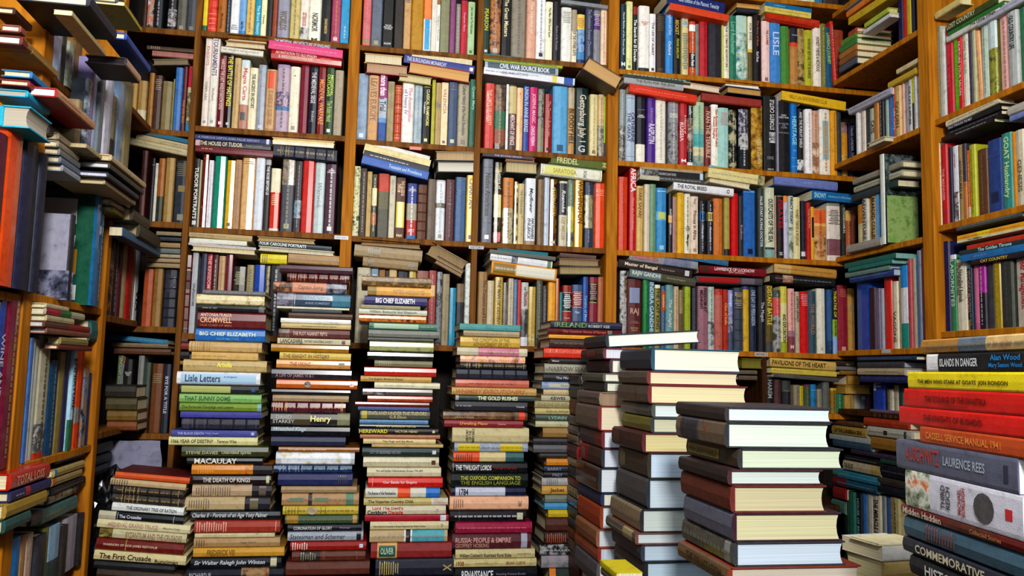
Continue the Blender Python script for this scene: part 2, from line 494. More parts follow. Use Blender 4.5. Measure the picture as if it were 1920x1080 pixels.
row(BACK, sz(BACK,783,96), 678, '''
694||d66c70|baa|~|b:.88-.95/a88a60
715||667080|a96||logo:a96
737||151515|ddd|THE LIFE\\AND DEATH\\OF KINGS|x c:.8 t:.62-.72 tt:.9-.95/ddd/.6/0/x/KNOPF
755||342c26|876||
769||caa06a|667|~|x
792||b8860b|863||
807||e9ecec|39d|Jack Trench|b:.0-.52/e84 q:.52-.97/.62/4ad t:.55-.88
817||ddd8c8|998||s
823||eef0e8|222|The European Reformation|s n c:.6 t:.35-.93 b:.0-.3/963
842||888968|776||
853||847|a68|~|
862|8|887|ddd|~|
875|2|b13|e9a|Stephen Flynn|t:.2-.6 c:.4
889|4|ac9|574|John Calvin And The Reformation|t:.1-.6 c:.45 logo:574
''', 'first back shelf')
row(BACK, sz(BACK,1020,114), 904, '''
917||1b3a2a|cc2|PEARSON|t:.35-.65 c:.6 logo:dcd
938||543|ca9|~|m:432,754,c84,633 logo:bbb
958||111|e8dcb0|The Great Masters|c:.4 t:.2-.72
986||8d8474|776|~|
1004||d9a58c|f0d8c0|The Heyday of|t:.2-.7 c:.45
1022||eceeee|889|~|logo:223
1036|3|eeeacc|654|The Man Who Saved Spain|t:.1-.6 c:.4
1052|2|151018|99a|Shadow of the Mountain|t:.4-.8 c:.3 n
1072|13|e8e8e0|998|~|x
1082|17|aa9c84|443|OF THE OTHER SUITE|b:.4-1/ecdfc0 t:.4-.85 c:.6
1097|26|48b|b84|~|x b:.0-.3/ecc860 b:.3-.75/68a,9bd,25a b:.9-1/236
1113|6|333b58|aab|The Dominion Forever Chronicles|c:.4 t:.1-.85 n
1126|18|878890|dcd|~|x b:.1-.35/537
1138|17|e8cdb0|a98|~|
''', 'first back shelf')
row(BACK, sz(BACK,1280,142), 1162, '''
1174|8|134|cdd|Naval Battles of the Finest Squall|t:.1-.8 c:.4 tt:.88-.94/eee/.6/0/x/M
1187|2|e4e4a0|675||logo:786
1195|12|111|fff|The Search for El Dorado|t:.2-.85 c:.72 b:.0-.12/922
1197|-
1218|12|f2efe6|c76|THE ART OF\\THERESA\\MAW|x t:.16-.38 c:.7 b:.94-1/333
1231|25|eeeceb|667|THE LIFE OF ALBERT|t:.15-.7 c:.35 logo:556
1248|25|382a22|765|~|x t:.05-.3 tt:.9-.95/765/.5/0/x/MC
1263|17|38c|bdf|Daughters and Sons|t:.05-.4 c:.55 tt:.48-.72/def/.35/0/d/Oxford
1278|25|141414|db5|BECKET|t:.1-.34 c:.45 tt:.4-.72/cc3/.3/.1/d/FRANK_BARLOW
1279|-
1292|28|d8cc90|467|~|b:.0-.2/8ac,dda,568 t:.3-.9 x
1304|41|c5521a|fff|~|b:.06-.18/fff b:.58-.84/112 tt:.6-.82/fff/.5/0/d/Zero_Frank
1311|45|7a8880|556||
1328|36|b4202a|811||
1353|35|2b2a33|445||
1357|33|c8cc70|776||s
1369|36|efe6cc|654|THE ULTIMATE ADVENTURE|t:.12-.8 c:.35
1383|28|287a62|8ca|Lord Rochester|t:.1-.6 c:.6
1404|28|3d9a86|cec|~|m:2a8070,e8f4ee b:.0-.26/cfe6dc,b4d4c8
1413|30|e9c23c|776|FOR EVER|b:.0-.5/f0e8d0 b:.55-1/665830 t:.08-.4
1430|27|161014|b64|The Story of Bees|t:.05-.5 c:.3 tt:.55-.7/ddd/.3/0/d/Karl_Ross
1431|-
1447|38|efcfc8|a45|THE LOUVRE|t:.14-.38 c:.3 cx:.1 side:d46 logo:977
1467|40|48c|cdf|LISLE|t:.1-.6 c:.6 side:37b
1483|48|4b8c3a|373||
1498|53|ba8446|eee|TALES FROM|b:.0-.25/223 b:.25-.32/d42 tt:.03-.22/ccd/.7/0/x/THE_FIRST x t:.93-.97
1511|53|a58a55|443|STRANGE|m:8a7040,c0a468,403020 t:.3-.95 x
1526|56|b6b52a|664|WARNER BEFORE THE BURMESE|t:.15-.85 c:.4
1541|47|efe4d8|654|HONEST THIEVES & NICHOLAS|t:.2-.75 c:.45
1551|44|7a7a2c|ccc|~|
1565|50|1c5878|ad8|LAWRENCE JOURNEY|lean:-2 t:.1-.6 c:.6
1572|40|c32|edd|~|lean:-3
1594|50|a4482e|c86||dy:-.03
''', 'first back shelf')
row(BACK, sz(BACK,1500,4), 1430, '''
1452|-40|c8b090|865||
1470|-40|d8d0c8|865||
1486|-40|8a3028|ccc||
1504|-40|ddd8c8|b66||
1520|-40|e8e4d0|b66||
1530|-40|cbd8a8|665||
1545|-40|2878a8|ccc||
1575|-40|463028|ccc||
''', 'highest back shelf')
row(BACK, sz(BACK,508,247), 375, '''
388|68|e2d5cc|c98|KNIGHTS|t:.08-.35 c:.45 tt:.4-.8/998/.4/0/d/TEMPLARS logo:998
404|65|e6e2d6|768|TOURNAMENTS|t:.05-.45 c:.6 tt:.5-.8/a99/.3/0/d/Richard logo:aaa
419|105|6e1822|e8c0b8|HAROLD THE LAST ANGLO-SAXON KING|t:.05-.75 c:.5 logo:ecc g
432|104|161616|e8dc40|THE BATTLE OF HASTINGS|t:.02-.7 c:.72 logo:ccc g
445|108|c3a56e|a87|~|t:.1-.8
462|112|ece6d4|c66|Magna Carta|t:.1-.6 c:.6 b:.0-.1/cdd b:.64-1/b98472 q:.75-.86/.6/555
478|126|e8dfbe|443|THE ANCIENT IN HISTORY|t:.1-.65 c:.45
494|121|9aa2ae|ccd|~|g logo:ccd
514|131|c9a06c|a74|ST ANSELM OF OLDEN TIMES|q:.03-.31/.6/e0501c t:.34-.9 c:.5 fr:865
539|122|b59fb0|556|~|b:.4-.62/9a90b0,446,c8a8b8,557 b:.62-.68/47a b:.0-.05/98a
558|126|e9e3cc|998||logo:988 q:.13-.15/.1/222
575|122|7c1a30|a45||g
592|122|1b1e2c|ccc|THE MEDIEVAL SIEGE|t:.1-.55 c:.5 tt:.66-.82/99a/.4/0/d/Bradbury g
607|124|7c1c1e|e08828|MEDIEVAL WARFARE|t:.2-.85 c:.6 g
623|126|2a4a24|b8d848|MEDIEVAL\\OUTLAWS|t:.1-.45 c:.75 tt:.5-.8/9b4/.6/0/d/The_Robin_Hood logo:ddd g
640|132|a89c84|b93||
''', 'second back shelf')
row(BACK, sz(BACK,780,270), 666, '''
687|137|8ea4bd|ccd||m:7f96b0,9fb4ca logo:bcd
707|142|cf9d68|654|LEAVES EUROPE|t:.05-.7 c:.6 n
723|140|9ab|fff|more than|t:.02-.32 c:.75 b:.0-.35/a04080 b:.35-.65/b8c0d0 b:.65-.72/69c b:.72-1/2c58a0 tt:.34-.55/112/.7/0/d/a_Trial
737|152|a39468|875|~|m:988a60,b0a078
751|159|b8421e|e8a060|~|r l:.05,.1,.16,.4,.92/eb7
774|153|e9e4de|c89|The Assumption|t:.1-.66 c:.4 cx:.12 tt:.08-.6/88a/.35/-.22/d/of_Henry_IV
790|156|a9bac2|789|~|m:98acb6,b8c6cc
805|157|17191f|e4dc80|CLASSICAL FRAMEWORK|t:.1-.7 c:.4 cx:.15 tt:.1-.7/ddd/.25/-.25/d/Tradition l:.03,.06/dd8 logo:dc7
807|-
814|149|aba818|886||s
825|156|b59862|887|~|q:.34-.4/.6/667
838|154|e9d2a8|aa8068|VALENCIA|t:.1-.5 c:.5 s logo:333
856|155|3f5270|a66|~|l:.12/88a t:.05-.1 logo:bb9
878|151|a89e84|443|A Cultural History of the French Revolution|t:.03-.82 c:.4 logo:765
892|148|236350|8ca|Queen Mary|t:.05-.5 c:.5 logo:243
''', 'second back shelf')
row(BACK, sz(BACK,1020,287), 907, '''
925|157|cf4a44|f0b080|THE LIMITS OF LIBERTY|t:.1-.65 c:.4 tt:.12-.6/fcc/.25/-.25/d/AMERICAN_HISTORY
947|159|4a3a30|ba8|~|m:2c241e,6a5040,a07848 b:.4-.68/2c6c4c b:.68-.9/8a4a30
952|158|dcdcdc|665||s
967|160|4c3a32|ecc|MERCHANT OF VENICE|b:.02-.44/c8b880 t:.46-.92 c:.55
980|164|e8b888|a53|~|t:.08-.12 g
991|161|24509a|bcd|UNION IN ANNE BERRES|t:.02-.7 c:.7
1007|163|c01468|f0b8c8|JOSEPHS MAGIC|t:.1-.55 c:.5 tt:.6-.9/fce/.7/0/d/CHARLES_FREEMAN
1020|166|555850|aaa|Woman Dressed to Cure|m:44463e,83826c,333 b:.6-1/8a8870 t:.03-.55 c:.5
1035|176|8e1a18|c87|The Dawn's Early Light|t:.12-.72 c:.55 logo:311 g
1064|162|57a0cc|48a||logo:257
1077|164|b88a4c|332414|BLOODY HILL|b:.0-.3/b8a68a t:.32-.85 c:.75
1103|165|182f2c|d8ccb8|Gettysburg July 1|t:.1-.8 c:.6 tt:.85-.95/ccc/.5/0/x/G g
1105|-
1121|177|d8cc98|b9a468|~|logo:875
1133|177|cbb084|a75|~|b:.5-1/3a3834,aa9,223
1141|180|9cc83c|665||b:.76-1/1c3458 s
''', 'second back shelf')
row(BACK, sz(BACK,1300,312), 1161, '''
1173|167|7c8a88|dde|~|b:.0-.5/8a9690 b:.5-1/b8b098,444,c8c0a0
1191|177|a9b9c9|557|CATHERINE\\THE GREAT|t:.26-.72 c:.75 l:.06,.92/789
1193|-
1211|181|171a26|dcd||b:.72-1/e6e2d0 tt:.16-.24/aab/.8/0/x/GEORGE_&_ALEXANDER tt:.26-.34/eee/.8/0/x/ROBERT\\_CONQUEST
1213|-
1230|184|4c2186|e8e0f0|RASPUTIN|t:.4-.7 c:.65 tt:.15-.4/a8c/.3/0/d/GRIGORI
1250|187|e4ded0|bba|~|
1254|-
1274|184|77787e|ddd|~|b:.0-.36/8a8b94 b:.36-1/555,999,445 tt:.2-.32/eec/.8/0/x/FRANCE\\_HISTORY l:.1/ccc
1289|192|b3202a|ecc|A History of|cx:.15 t:.1-.6 c:.35 tt:.3-.65/ecc/.45/-.25/d/RUSSIA tt:.9-.95/eee/.6/0/x/M
1300|192|201c1c|ccc|~|b:.25-.78/a08060,533,c8b0a0 b:.94-1/ddd tt:.06-.2/ddd/.5/0/d/Leslie
1321|192|cfd4b0|888|~|b:.0-.42/a8c4a0 b:.42-.5/8abcac b:.5-.7/3aa0a0,6abcb8 b:.7-.84/ccc8a0 b:.84-1/3a8898,c0b890
1334|200|6a1a1c|e0b8a0|IVAN THE TERRIBLE|t:.08-.85 c:.6
1348|196|ece8da|c2402c|The Russian Secret Police\\Ronald Hingley|t:.04-.7 c:.7 b:.0-.03/fff
1368|202|9cc8c0|c99|~|t:.08-.3 x
1383|206|2a2a20|ccb|~|m:1c1c18,28281e,c0b890
1386|-
1405|205|20262e|ddd|~|b:.0-.4/889,223,ccd b:.4-.62/334,ccc,223 tt:.6-.68/eee/.8/0/x/BARBARA\\_BENNETT g
1409|-
1431|198|8a6a24|dc9|HERE BY DAWN|m:5a4418,a87c28,d8b050 t:.5-.9 c:.3 cx:.1 g
1433|-
1457|180|121212|eee|MATA HARI|t:.48-.62 c:.5 u cx:.15 tt:.05-.45/ddd/.35/.15/u/STOREYS_CASTLE tt:.8-.84/888/.5/0/x/EIRE tt:.95-.99/ccc/.5/0/x/ARROW
1460|182|99a|556||s
1484|190|161418|ccc|EVERY\\ONE'S WAR|x c:.8 t:.16-.26 tt:.3-.38/99a/.8/0/x/A_NOVEL\\OF\\HOPE tt:.42-.46/988/.8/0/x/ROBIN_BRUCE
1486|-
1498|191|0a74c0|9cdcf4|HERITAGE|t:.2-.6 c:.7 l:.78,.9/7ce tt:.62-.74/7ce/.6/0/x/WAR
1510|203|141414|ddd|AND THE PURSUIT SHIELD|t:.05-.6 c:.45 b:.78-.94/111,eee,111
1511|-
1525|205|eeeceb|c99|~|
1539|207|c8a088|b64|~|side:d65 b:.5-1/b89878,8a6a50,e8ccb0
1559|205|e6e0d0|b74|~|q:.18-.76/.55/8ab8c4 tt:.24-.72/d8a060/.35/0/d/BLUE_NILE
1571|208|dd9c10|865|~|
1581|209|3a4346|566||
1592|229|c88a1c|764||b:.0-.2/6a4a3a,a88 b:.6-1/986420,db6
1604|231|1c1e42|bbc|TALES UNDER THE TREES|t:.05-.9 c:.4
''', 'second back shelf')
row(BACK, sz(BACK,495,433), 356, '''
368|297|1c1c1c|e6e2da|TUDOR PORTRAITS|t:.12-.88 c:.6 q:.9-.96/.6/ccc
372|300|a8a078|665||s
384|289|6e2420|d8a890|~|t:.3-.6 c:.4 l:.06,.72/b75 g
385|-
394|301|e0dce4|aaa|~|s
395|-
418|293|0e8a72|054||g
435|300|d8a818|853||g logo:753
447|300|a88058|865|~|s
473|295|d8b078|987|~|x t:.05-.1 side:c54 g
491|295|d2dae2|aac||side:c44
502|298|25282c|ddd|THE ROSE BEFORE US|t:.1-.5 c:.5 b:.0-.08/aaa
521|315|d03018|e8c0a0|~|b:.0-.38/e8dfc0 b:.95-1/ddc x t:.42-.6 g
523|-
548|297|44444e|887|~|b:.0-.36/44444e,a89a80,54545c logo:885
562|302|3a3438|99a|~|b:.55-.8/5a4840,8ab,665 c:.4
585|299|c81c12|e65||g
605|302|b8c8c8|556|Warwick|t:.3-.65 c:.4 i n g
606|-
627|308|4a2038|ddd|~|tt:.08-.13/dcd/.8/0/x/DAVID\\_KENNEDY g logo:ccc
''', 'third back shelf')
row(BACK, sz(BACK,775,449), 657, '''
672|311|8a9a68|dda|~|m:334a5a,b8b878,e8e4c0,4a6a40 g
684|316|42342c|865|~|
694|321|c0a468|986||g
704|327|4a463a|ddc|~|b:.22-.5/e8e0b0 b:.62-.8/a64
705|-
727|325|58564a|776||b:.0-.28/c04430 b:.28-.55/6a6448
739|329|ccc6ae|776|TERRAINE EXTRACTED|t:.05-.3 c:.5
758|333|5e3c30|d8b080|THE QUEENS\\DREAM|t:.05-.3 c:.5 q:.4-.82/.82/e8d868 tt:.93-.97/ec8/.6/0/x/PAX
760|-
780|344|b02c24|dde|~|b:.0-.36/203c88 b:.36-.66/a8a08c b:.92-1/3868a0 tt:.02-.22/ccd/.8/0/x/THE_KING'S\\LOST_HOUSES tt:.82-.88/caa/.6/0/x/1857
799|346|5e351c|986||r side:4e2c16
815|336|6c5e50|665||
833|337|dfe4e6|89a|~|b:.38-.46/887,554 b:.0-.03/bbb tt:.5-.75/9ab/.4/0/d/Kington logo:665
851|336|582c30|644|~|l:.4/855
872|332|40628c|357||l:.06,.22,.26/357
891|329|dcae20|765|CHARTAN|t:.05-.5 c:.5 g logo:543
''', 'third back shelf')
row(BACK, sz(BACK,1020,461), 902, '''
922|298|767a84|23252c|Native Americans|t:.17-.68 c:.5 l:.1,.76/555 logo:eee
924|-
939|304|35302a|ccb|Letters of\\North|m:28241e,4a4436,b0a070 b:.4-.68/d8cc88,f4ecc0 t:.05-.4 c:.5 b:.86-.98/c44,eaa g
941|-
962|333|c07830|743|~|b:.46-1/8a8458,c8c09a,6a6240 l:.28/732
970|341|5a4c34|eda|~|m:2c2820,7a6840,e8dca0 g
982|344|c4b07c|776|THE FOUNDERS|t:.1-.5 c:.4 side:b09c68
983|-
1003|335|dde2e8|282c34|Mayflower|t:.12-.55 c:.42 i tt:.6-.92/556/.3/-.12/d/PHILBRICK tt:.6-.92/556/.25/.22/d/NATHANIEL b:.94-1/a68a6a
1006|-
1019|337|7a6040|554|~|t:.4-.9
1029|333|b8c4d4|778||side:dde
1044|336|4a3018|d8c078|SPANISH MAIN|m:2a1a14,8a6420,5a3420 t:.12-.55 c:.4 g tt:.92-.96/ccc/.5/0/x/M
1047|-
1063|340|c8c0a8|ddd|Roanoke|b:.03-.52/2c2c34 fr:dcdce0 t:.14-.48 c:.45 i tt:.55-.9/a96/.4/0/d/LEE_MILLER side:667
1076|337|8a9468|dd8|~|b:.0-.4/64786c b:.4-.78/d0cc70,a0a858,dce0a0 b:.78-.92/3a4650,889 g
1093|332|c8941c|7a5010|WASHINGTON|t:.06-.66 c:.6 cx:.15 g
1095|-
1112|341|26344a|99a|~|b:.2-.7/2c3c50,a8a06c,3a4a50
1115|-
1135|343|d84a1c|f0a080|~|x t:.1-.22 g side:dcc
''', 'third back shelf')
row(BACK, sz(BACK,1365,480), 1159, '''
1178|331|c8401c|a21|~|c:.3 g t:.06-.5
1180|-
1194|308|b81820|eee|AFRICA|t:.04-.32 c:.72 tt:.34-.8/e99/.3/0/d/Heart_of_a_Continent g
1207|348|c8a860|754|DARK SAFARI|t:.04-.48 c:.5
1218|346|c8bca4|998||g
1231|345|6a9070|8a9|~|g
1251|352|2f86bc|cde|~|x t:.05-.08 b:.37-.5/6ab0d8 q:.38-.48/.6/c8cc60 logo:9cd
1254|-
1262|362|1c1a1e|ddd|GARTH GORDON|t:.2-.75 c:.45 b:.37-.49/e0a020
1269|369|a08480|c66|~|s
1282|362|d8a810|aa7410||g
1284|-
1296|363|d8d4bc|333|~|tt:.54-.62/444/.8/0/x/THE\\WARD\\_AND tt:.68-.86/222/.5/0/d/Mango
1311|368|d8c4b0|643|Princess in Africa|t:.25-.75 c:.4 tt:.04-.14/888/.3/0/d/Victor logo:a87
1312|-
1326|376|15161c|ccd|~|q:.21-.37/.98/2878b0 tt:.23-.35/113/.5/0/x/II tt:.46-.72/ccd/.3/0/d/Alexander
1339|377|15161c|ccd|~|q:.21-.37/.98/dccb60 tt:.23-.35/554/.6/0/x/III tt:.46-.78/ccd/.3/0/d/Alexandria
1357|372|c46c20|d8a060|~|c:.3
1360|-
1371|370|a89850|776||b:.88-1/222 g
1373|-
1387|362|c80c10|900||g
1396|367|26282c|c99|Bradbury|t:.25-.95 c:.6 n
1419|357|2c68b0|124|~|g side:1c4880 b:.0-.03/5ae logo:124 t:.0-.01
1422|-
1434|353|34403c|dde|FALSE START FLYING DOCTOR|t:.12-.85 c:.4
1436|-
1454|352|c8ccb0|333|OUTCASTS OF THE SEA|t:.16-.78 c:.5 b:.85-.88/2c3c3c b:.88-1/80a8a0
1457|-
1471|366|1c0c10|a82430|PIRATES|t:.06-.55 c:.62 side:ecb l:.02/cc8 tt:.9-.95/ccc/.5/0/x/S
1479|367|c0bcd0|99b|PIRATES|t:.1-.55 c:.5 b:.0-.1/d83
1488|368|b8c4b8|224|PIRACY TODAY|t:.02-.45 c:.62 b:.5-1/98a890,ccd0c8,707860
1502|370|d8cc98|8a6a28|HONEST THIEVES & NICHOLAS|t:.2-.78 c:.4 side:a89850
1505|-
1513|376|1f2433|ccc||b:.86-.94/ccd0d8
1521|380|b0201a|e8b0a0|Young Classic Paul|t:.06-.5 c:.45
1528|388|d8a018|765||q:.2-.58/.6/222
1553|391|c88848|b43|~|b:.02-.28/d86828 b:.28-.34/e8b060 b:.5-1/d8b080,c89860,5a4030
1579|381|d8ccc0|544|~|x t:.12-.4 b:.0-.05/887 b:.62-.9/7a4c58,8a6064
1587|384|282820|ccb|TUTANKHAMUN|t:.05-.5 c:.5
1598|395|a0502c|db7|~|b:.0-.2/c8a050
1607|393|6a3428|ccc||
''', 'third back shelf')
row(BACK, sz(BACK,420,627), 330, '''
352|478|5c2018|a65|~|b:.2-.45/3c1014 l:.2,.45,.94/b8a090 r g
363|473|a8acb0|334|BROWNING|t:.35-.7 c:.45 u s
368|-
380|474|2a2c4a|778||
391|477|8e1a20|e0a0a0|THE KINGDOM RACE|t:.02-.6 c:.6
402|478|4a1822|ccb|~|c:.6
415|480|b89468|875|~|
430|478|6a2030|967|~|g
456|500|3a342c|bb9|~|x c:.7 g
470|497|988858|665|MANTEL|t:.05-.4 c:.5
492|497|1848a4|126||g
500|498|20201c|cc9|~|m:181818,a09060,111 g
524|498|14141c|ccc|~|
''', 'fourth back shelf')
row(BACK, sz(BACK,700,644), 664, '''
690|502|b8b098|554|Hull of\\the|x c:.7 t:.04-.2
705|504|7890a4|ccd|~|x
718|506|8a6024|553||
724|508|1f2430|665||
740|506|c0a474|665||
762|508|1c2436|665||
776|506|b8a448|665||g
800|508|8a5a50|665||
815|507|9a4440|b88|~|q:.2-.35/.7/d8b060
826|510|70767c|99a|~|m:60666c,8a9298,444
840|514|988868|776|~|
853|540|2c88a8|6cd||g
868|532|28262a|665||b:.0-.3/7a6448
885|494|a8b0a0|ddd|~|m:8c948c,c8d0c8,98a090 g
894|-
''', 'fourth back shelf')
row(BACK, sz(BACK,1010,650), 893, '''
911|510|927040|443020|The Coopers and Lords Hall|t:.08-.92 c:.4 cx:.15
925|526|b8a888|ddd|~|side:a89070
941|520|b89c44|43381c|THE MAN OF DESTINY|t:.04-.7 c:.4 g
951|530|5c5650|887|~|m:4c4640,7a746c
961|522|b8ac90|665|~|s
969|524|4c6c90|aab|~|
975|525|b42420|c88||s
989|530|b4b4b0|333|of Glencoe|t:.05-.4 c:.35 tt:.1-.4/a33/.3/.2/d/The_Laws b:.42-.86/9a9a94,555,333 b:.86-1/c8ccd4
1003|538|b89c48|986|~|g b:.8-1/9a8040,d8c888
1016|526|48483c|9a8|~|
1026|536|2c2a30|ccc|~|c:.3
1041|524|dc9c20|7a5010|Krasilni|t:.6-.9 c:.4
1048|522|a8603c|b86||g
1054|548|20757c|665||
1072|535|8c2018|fff|~|b:.12-.42/1c1c18 l:.12,.42/eed x t:.15-.4 tt:.5-.56/ecc/.5/0/x/Macmillan
1092|534|445878|ddd|~|b:.12-.36/8c2c24 l:.12,.36/ddd x t:.14-.34 tt:.4-.48/ccd/.4/0/x/Part
1103|518|1c4c94|8bd|Cavalry of Memory|t:.05-.95 c:.55
1119|520|801c34|c99|~|b:.08-.36/1c1c18 l:.1,.36/dd8 x t:.1-.34
1130|520|a05c38|b75||
''', 'fourth back shelf')
row(BACK, sz(BACK,1400,659), 1161, '''
1175|508|6c5444|bba|~|m:4c4038,8a7460,b8c0c8,333
1204|523|561a1c|c8a090|RAJ|x c:.55 t:.42-.54 q:.13-.35/.66/8a92b0 tt:.6-.66/a76/.6/0/x/THE_MAKING\\AND_UNMAKING tt:.7-.76/b86/.5/0/x/BRITISH\\INDIA
1216|523|0a7434|7c8|~|t:.1-.5 c:.35 g
1228|526|3c6078|b8d4e0|INDIRA GANDHI|t:.03-.75 c:.62
1239|534|8a8030|332c14|THE LAST KING|t:.05-.7 c:.6 b:.0-.05/ddc
1240|-
1249|536|345478|c88|~|q:.08-.4/.9/b04c1c tt:.12-.36/dc8/.4/0/d/GANDHI
1264|534|6a9494|ddd|The Twilight|t:.15-.75 c:.5 i n g
1274|537|b4a080|a64|~|
1280|544|9a845c|776|~|s b:.4-1/6a4838
1283|537|4c5c20|776||
1295|537|98a824|7a8||g
1297|-
1308|540|23252f|667|~|
1328|537|946470|2c1c24|FREEDOM AT\\MIDNIGHT|t:.03-.4 c:.66
1340|538|a8b4a8|456|~|b:.0-.4/a8bcb0 b:.5-1/80888c,c0c8c8,555
1356|542|b05c50|c87|~|b:.0-.1/b02c20
1366|543|a82c18|e8b040|Clive of India|t:.15-.65 c:.45 g
1376|544|8490c0|e8e8f8|George|t:.03-.3 c:.6 b:.35-.7/6a6890,a8a8c0,445 b:.7-1/445068
1394|540|3a4252|b0a070|~|r x l:.12,.2,.32/a96
1406|537|c8a010|986||b:.0-.05/447 side:777
1421|538|16223e|a8b8d0|ONE DAY OF PERSUASION|t:.05-.6 c:.5
1436|536|14141c|e0e0e8|The Moguls|t:.25-.55 c:.5 n
1451|535|5a4c18|e0c848|DISTANT BATTLE|t:.02-.6 c:.6 b:.85-1/444
1466|544|888|ccc|~|b:.0-.12/404c48 b:.12-.42/c84848 b:.42-1/666a6c,aaa,444
1479|537|d0cc90|1c1c14|AND EXPLORATION|b:.0-.25/c8c048 t:.42-.85 c:.5 b:.84-1/98a018
1480|-
1493|541|d8a098|a46|~|b:.66-.75/9a7080 b:.75-1/7a3c48 side:a43 tt:.88-.94/e8b8b0/.5/0/x/M
1501|547|b0a48c|222|LASTING LEGACY|t:.08-.5 c:.55
1517|547|c41c1c|e8a0a0|~|x t:.05-.25 g
1533|546|34505c|a47858|THE WORLD|t:.2-.7 c:.45
1535|-
1551|541|d8d4c0|ccb||logo:bba
1553|-
1564|543|2c5484|68a|~|b:.8-1/1c3458
1573|535|14141a|dcd838|THEATRE OF|t:.05-.5 c:.55 b:.5-.75/8aac20 b:.75-1/88a8d0 tt:.52-.74/224/.4/0/d/ADVENTURE
1592|535|8c1c30|c87068|~|x t:.06-.2 logo:c98
1605|541|b08840|865|~|q:.25-.33/.6/987
''', 'fourth back shelf')
row(BACK, sz(BACK,1500,775), 1436, '''
1437|-
1452|706|16141a|99a0a0|HAREM|t:.1-.6 c:.55
1453|-
1467|712|4c2c2c|665||
1469|-
1486|714|181c28|556|~|b:.0-.3/384038 l:.32/8a8
1488|-
1500|722|887c68|665|~|
1508|724|b8a420|665|~|c:.6
1520|722|3c5030|986|~|b:.0-.1/7a2c20 c:.5
1522|-
1533|721|1c74a4|357||l:.2/7be
1534|-
1543|730|8c8470|665|~|
1556|716|5c605c|776|~|
1558|-
1569|728|8a6c1c|332|~|b:.0-.1/c8a020
1585|739|1c6c4c|8b8|~|
1603|742|a88438|775|~|
1615|738|98948c|665||
1626|742|60686c|ccd|~|x
1634|744|5c3450|665||
''', 'fifth back shelf')
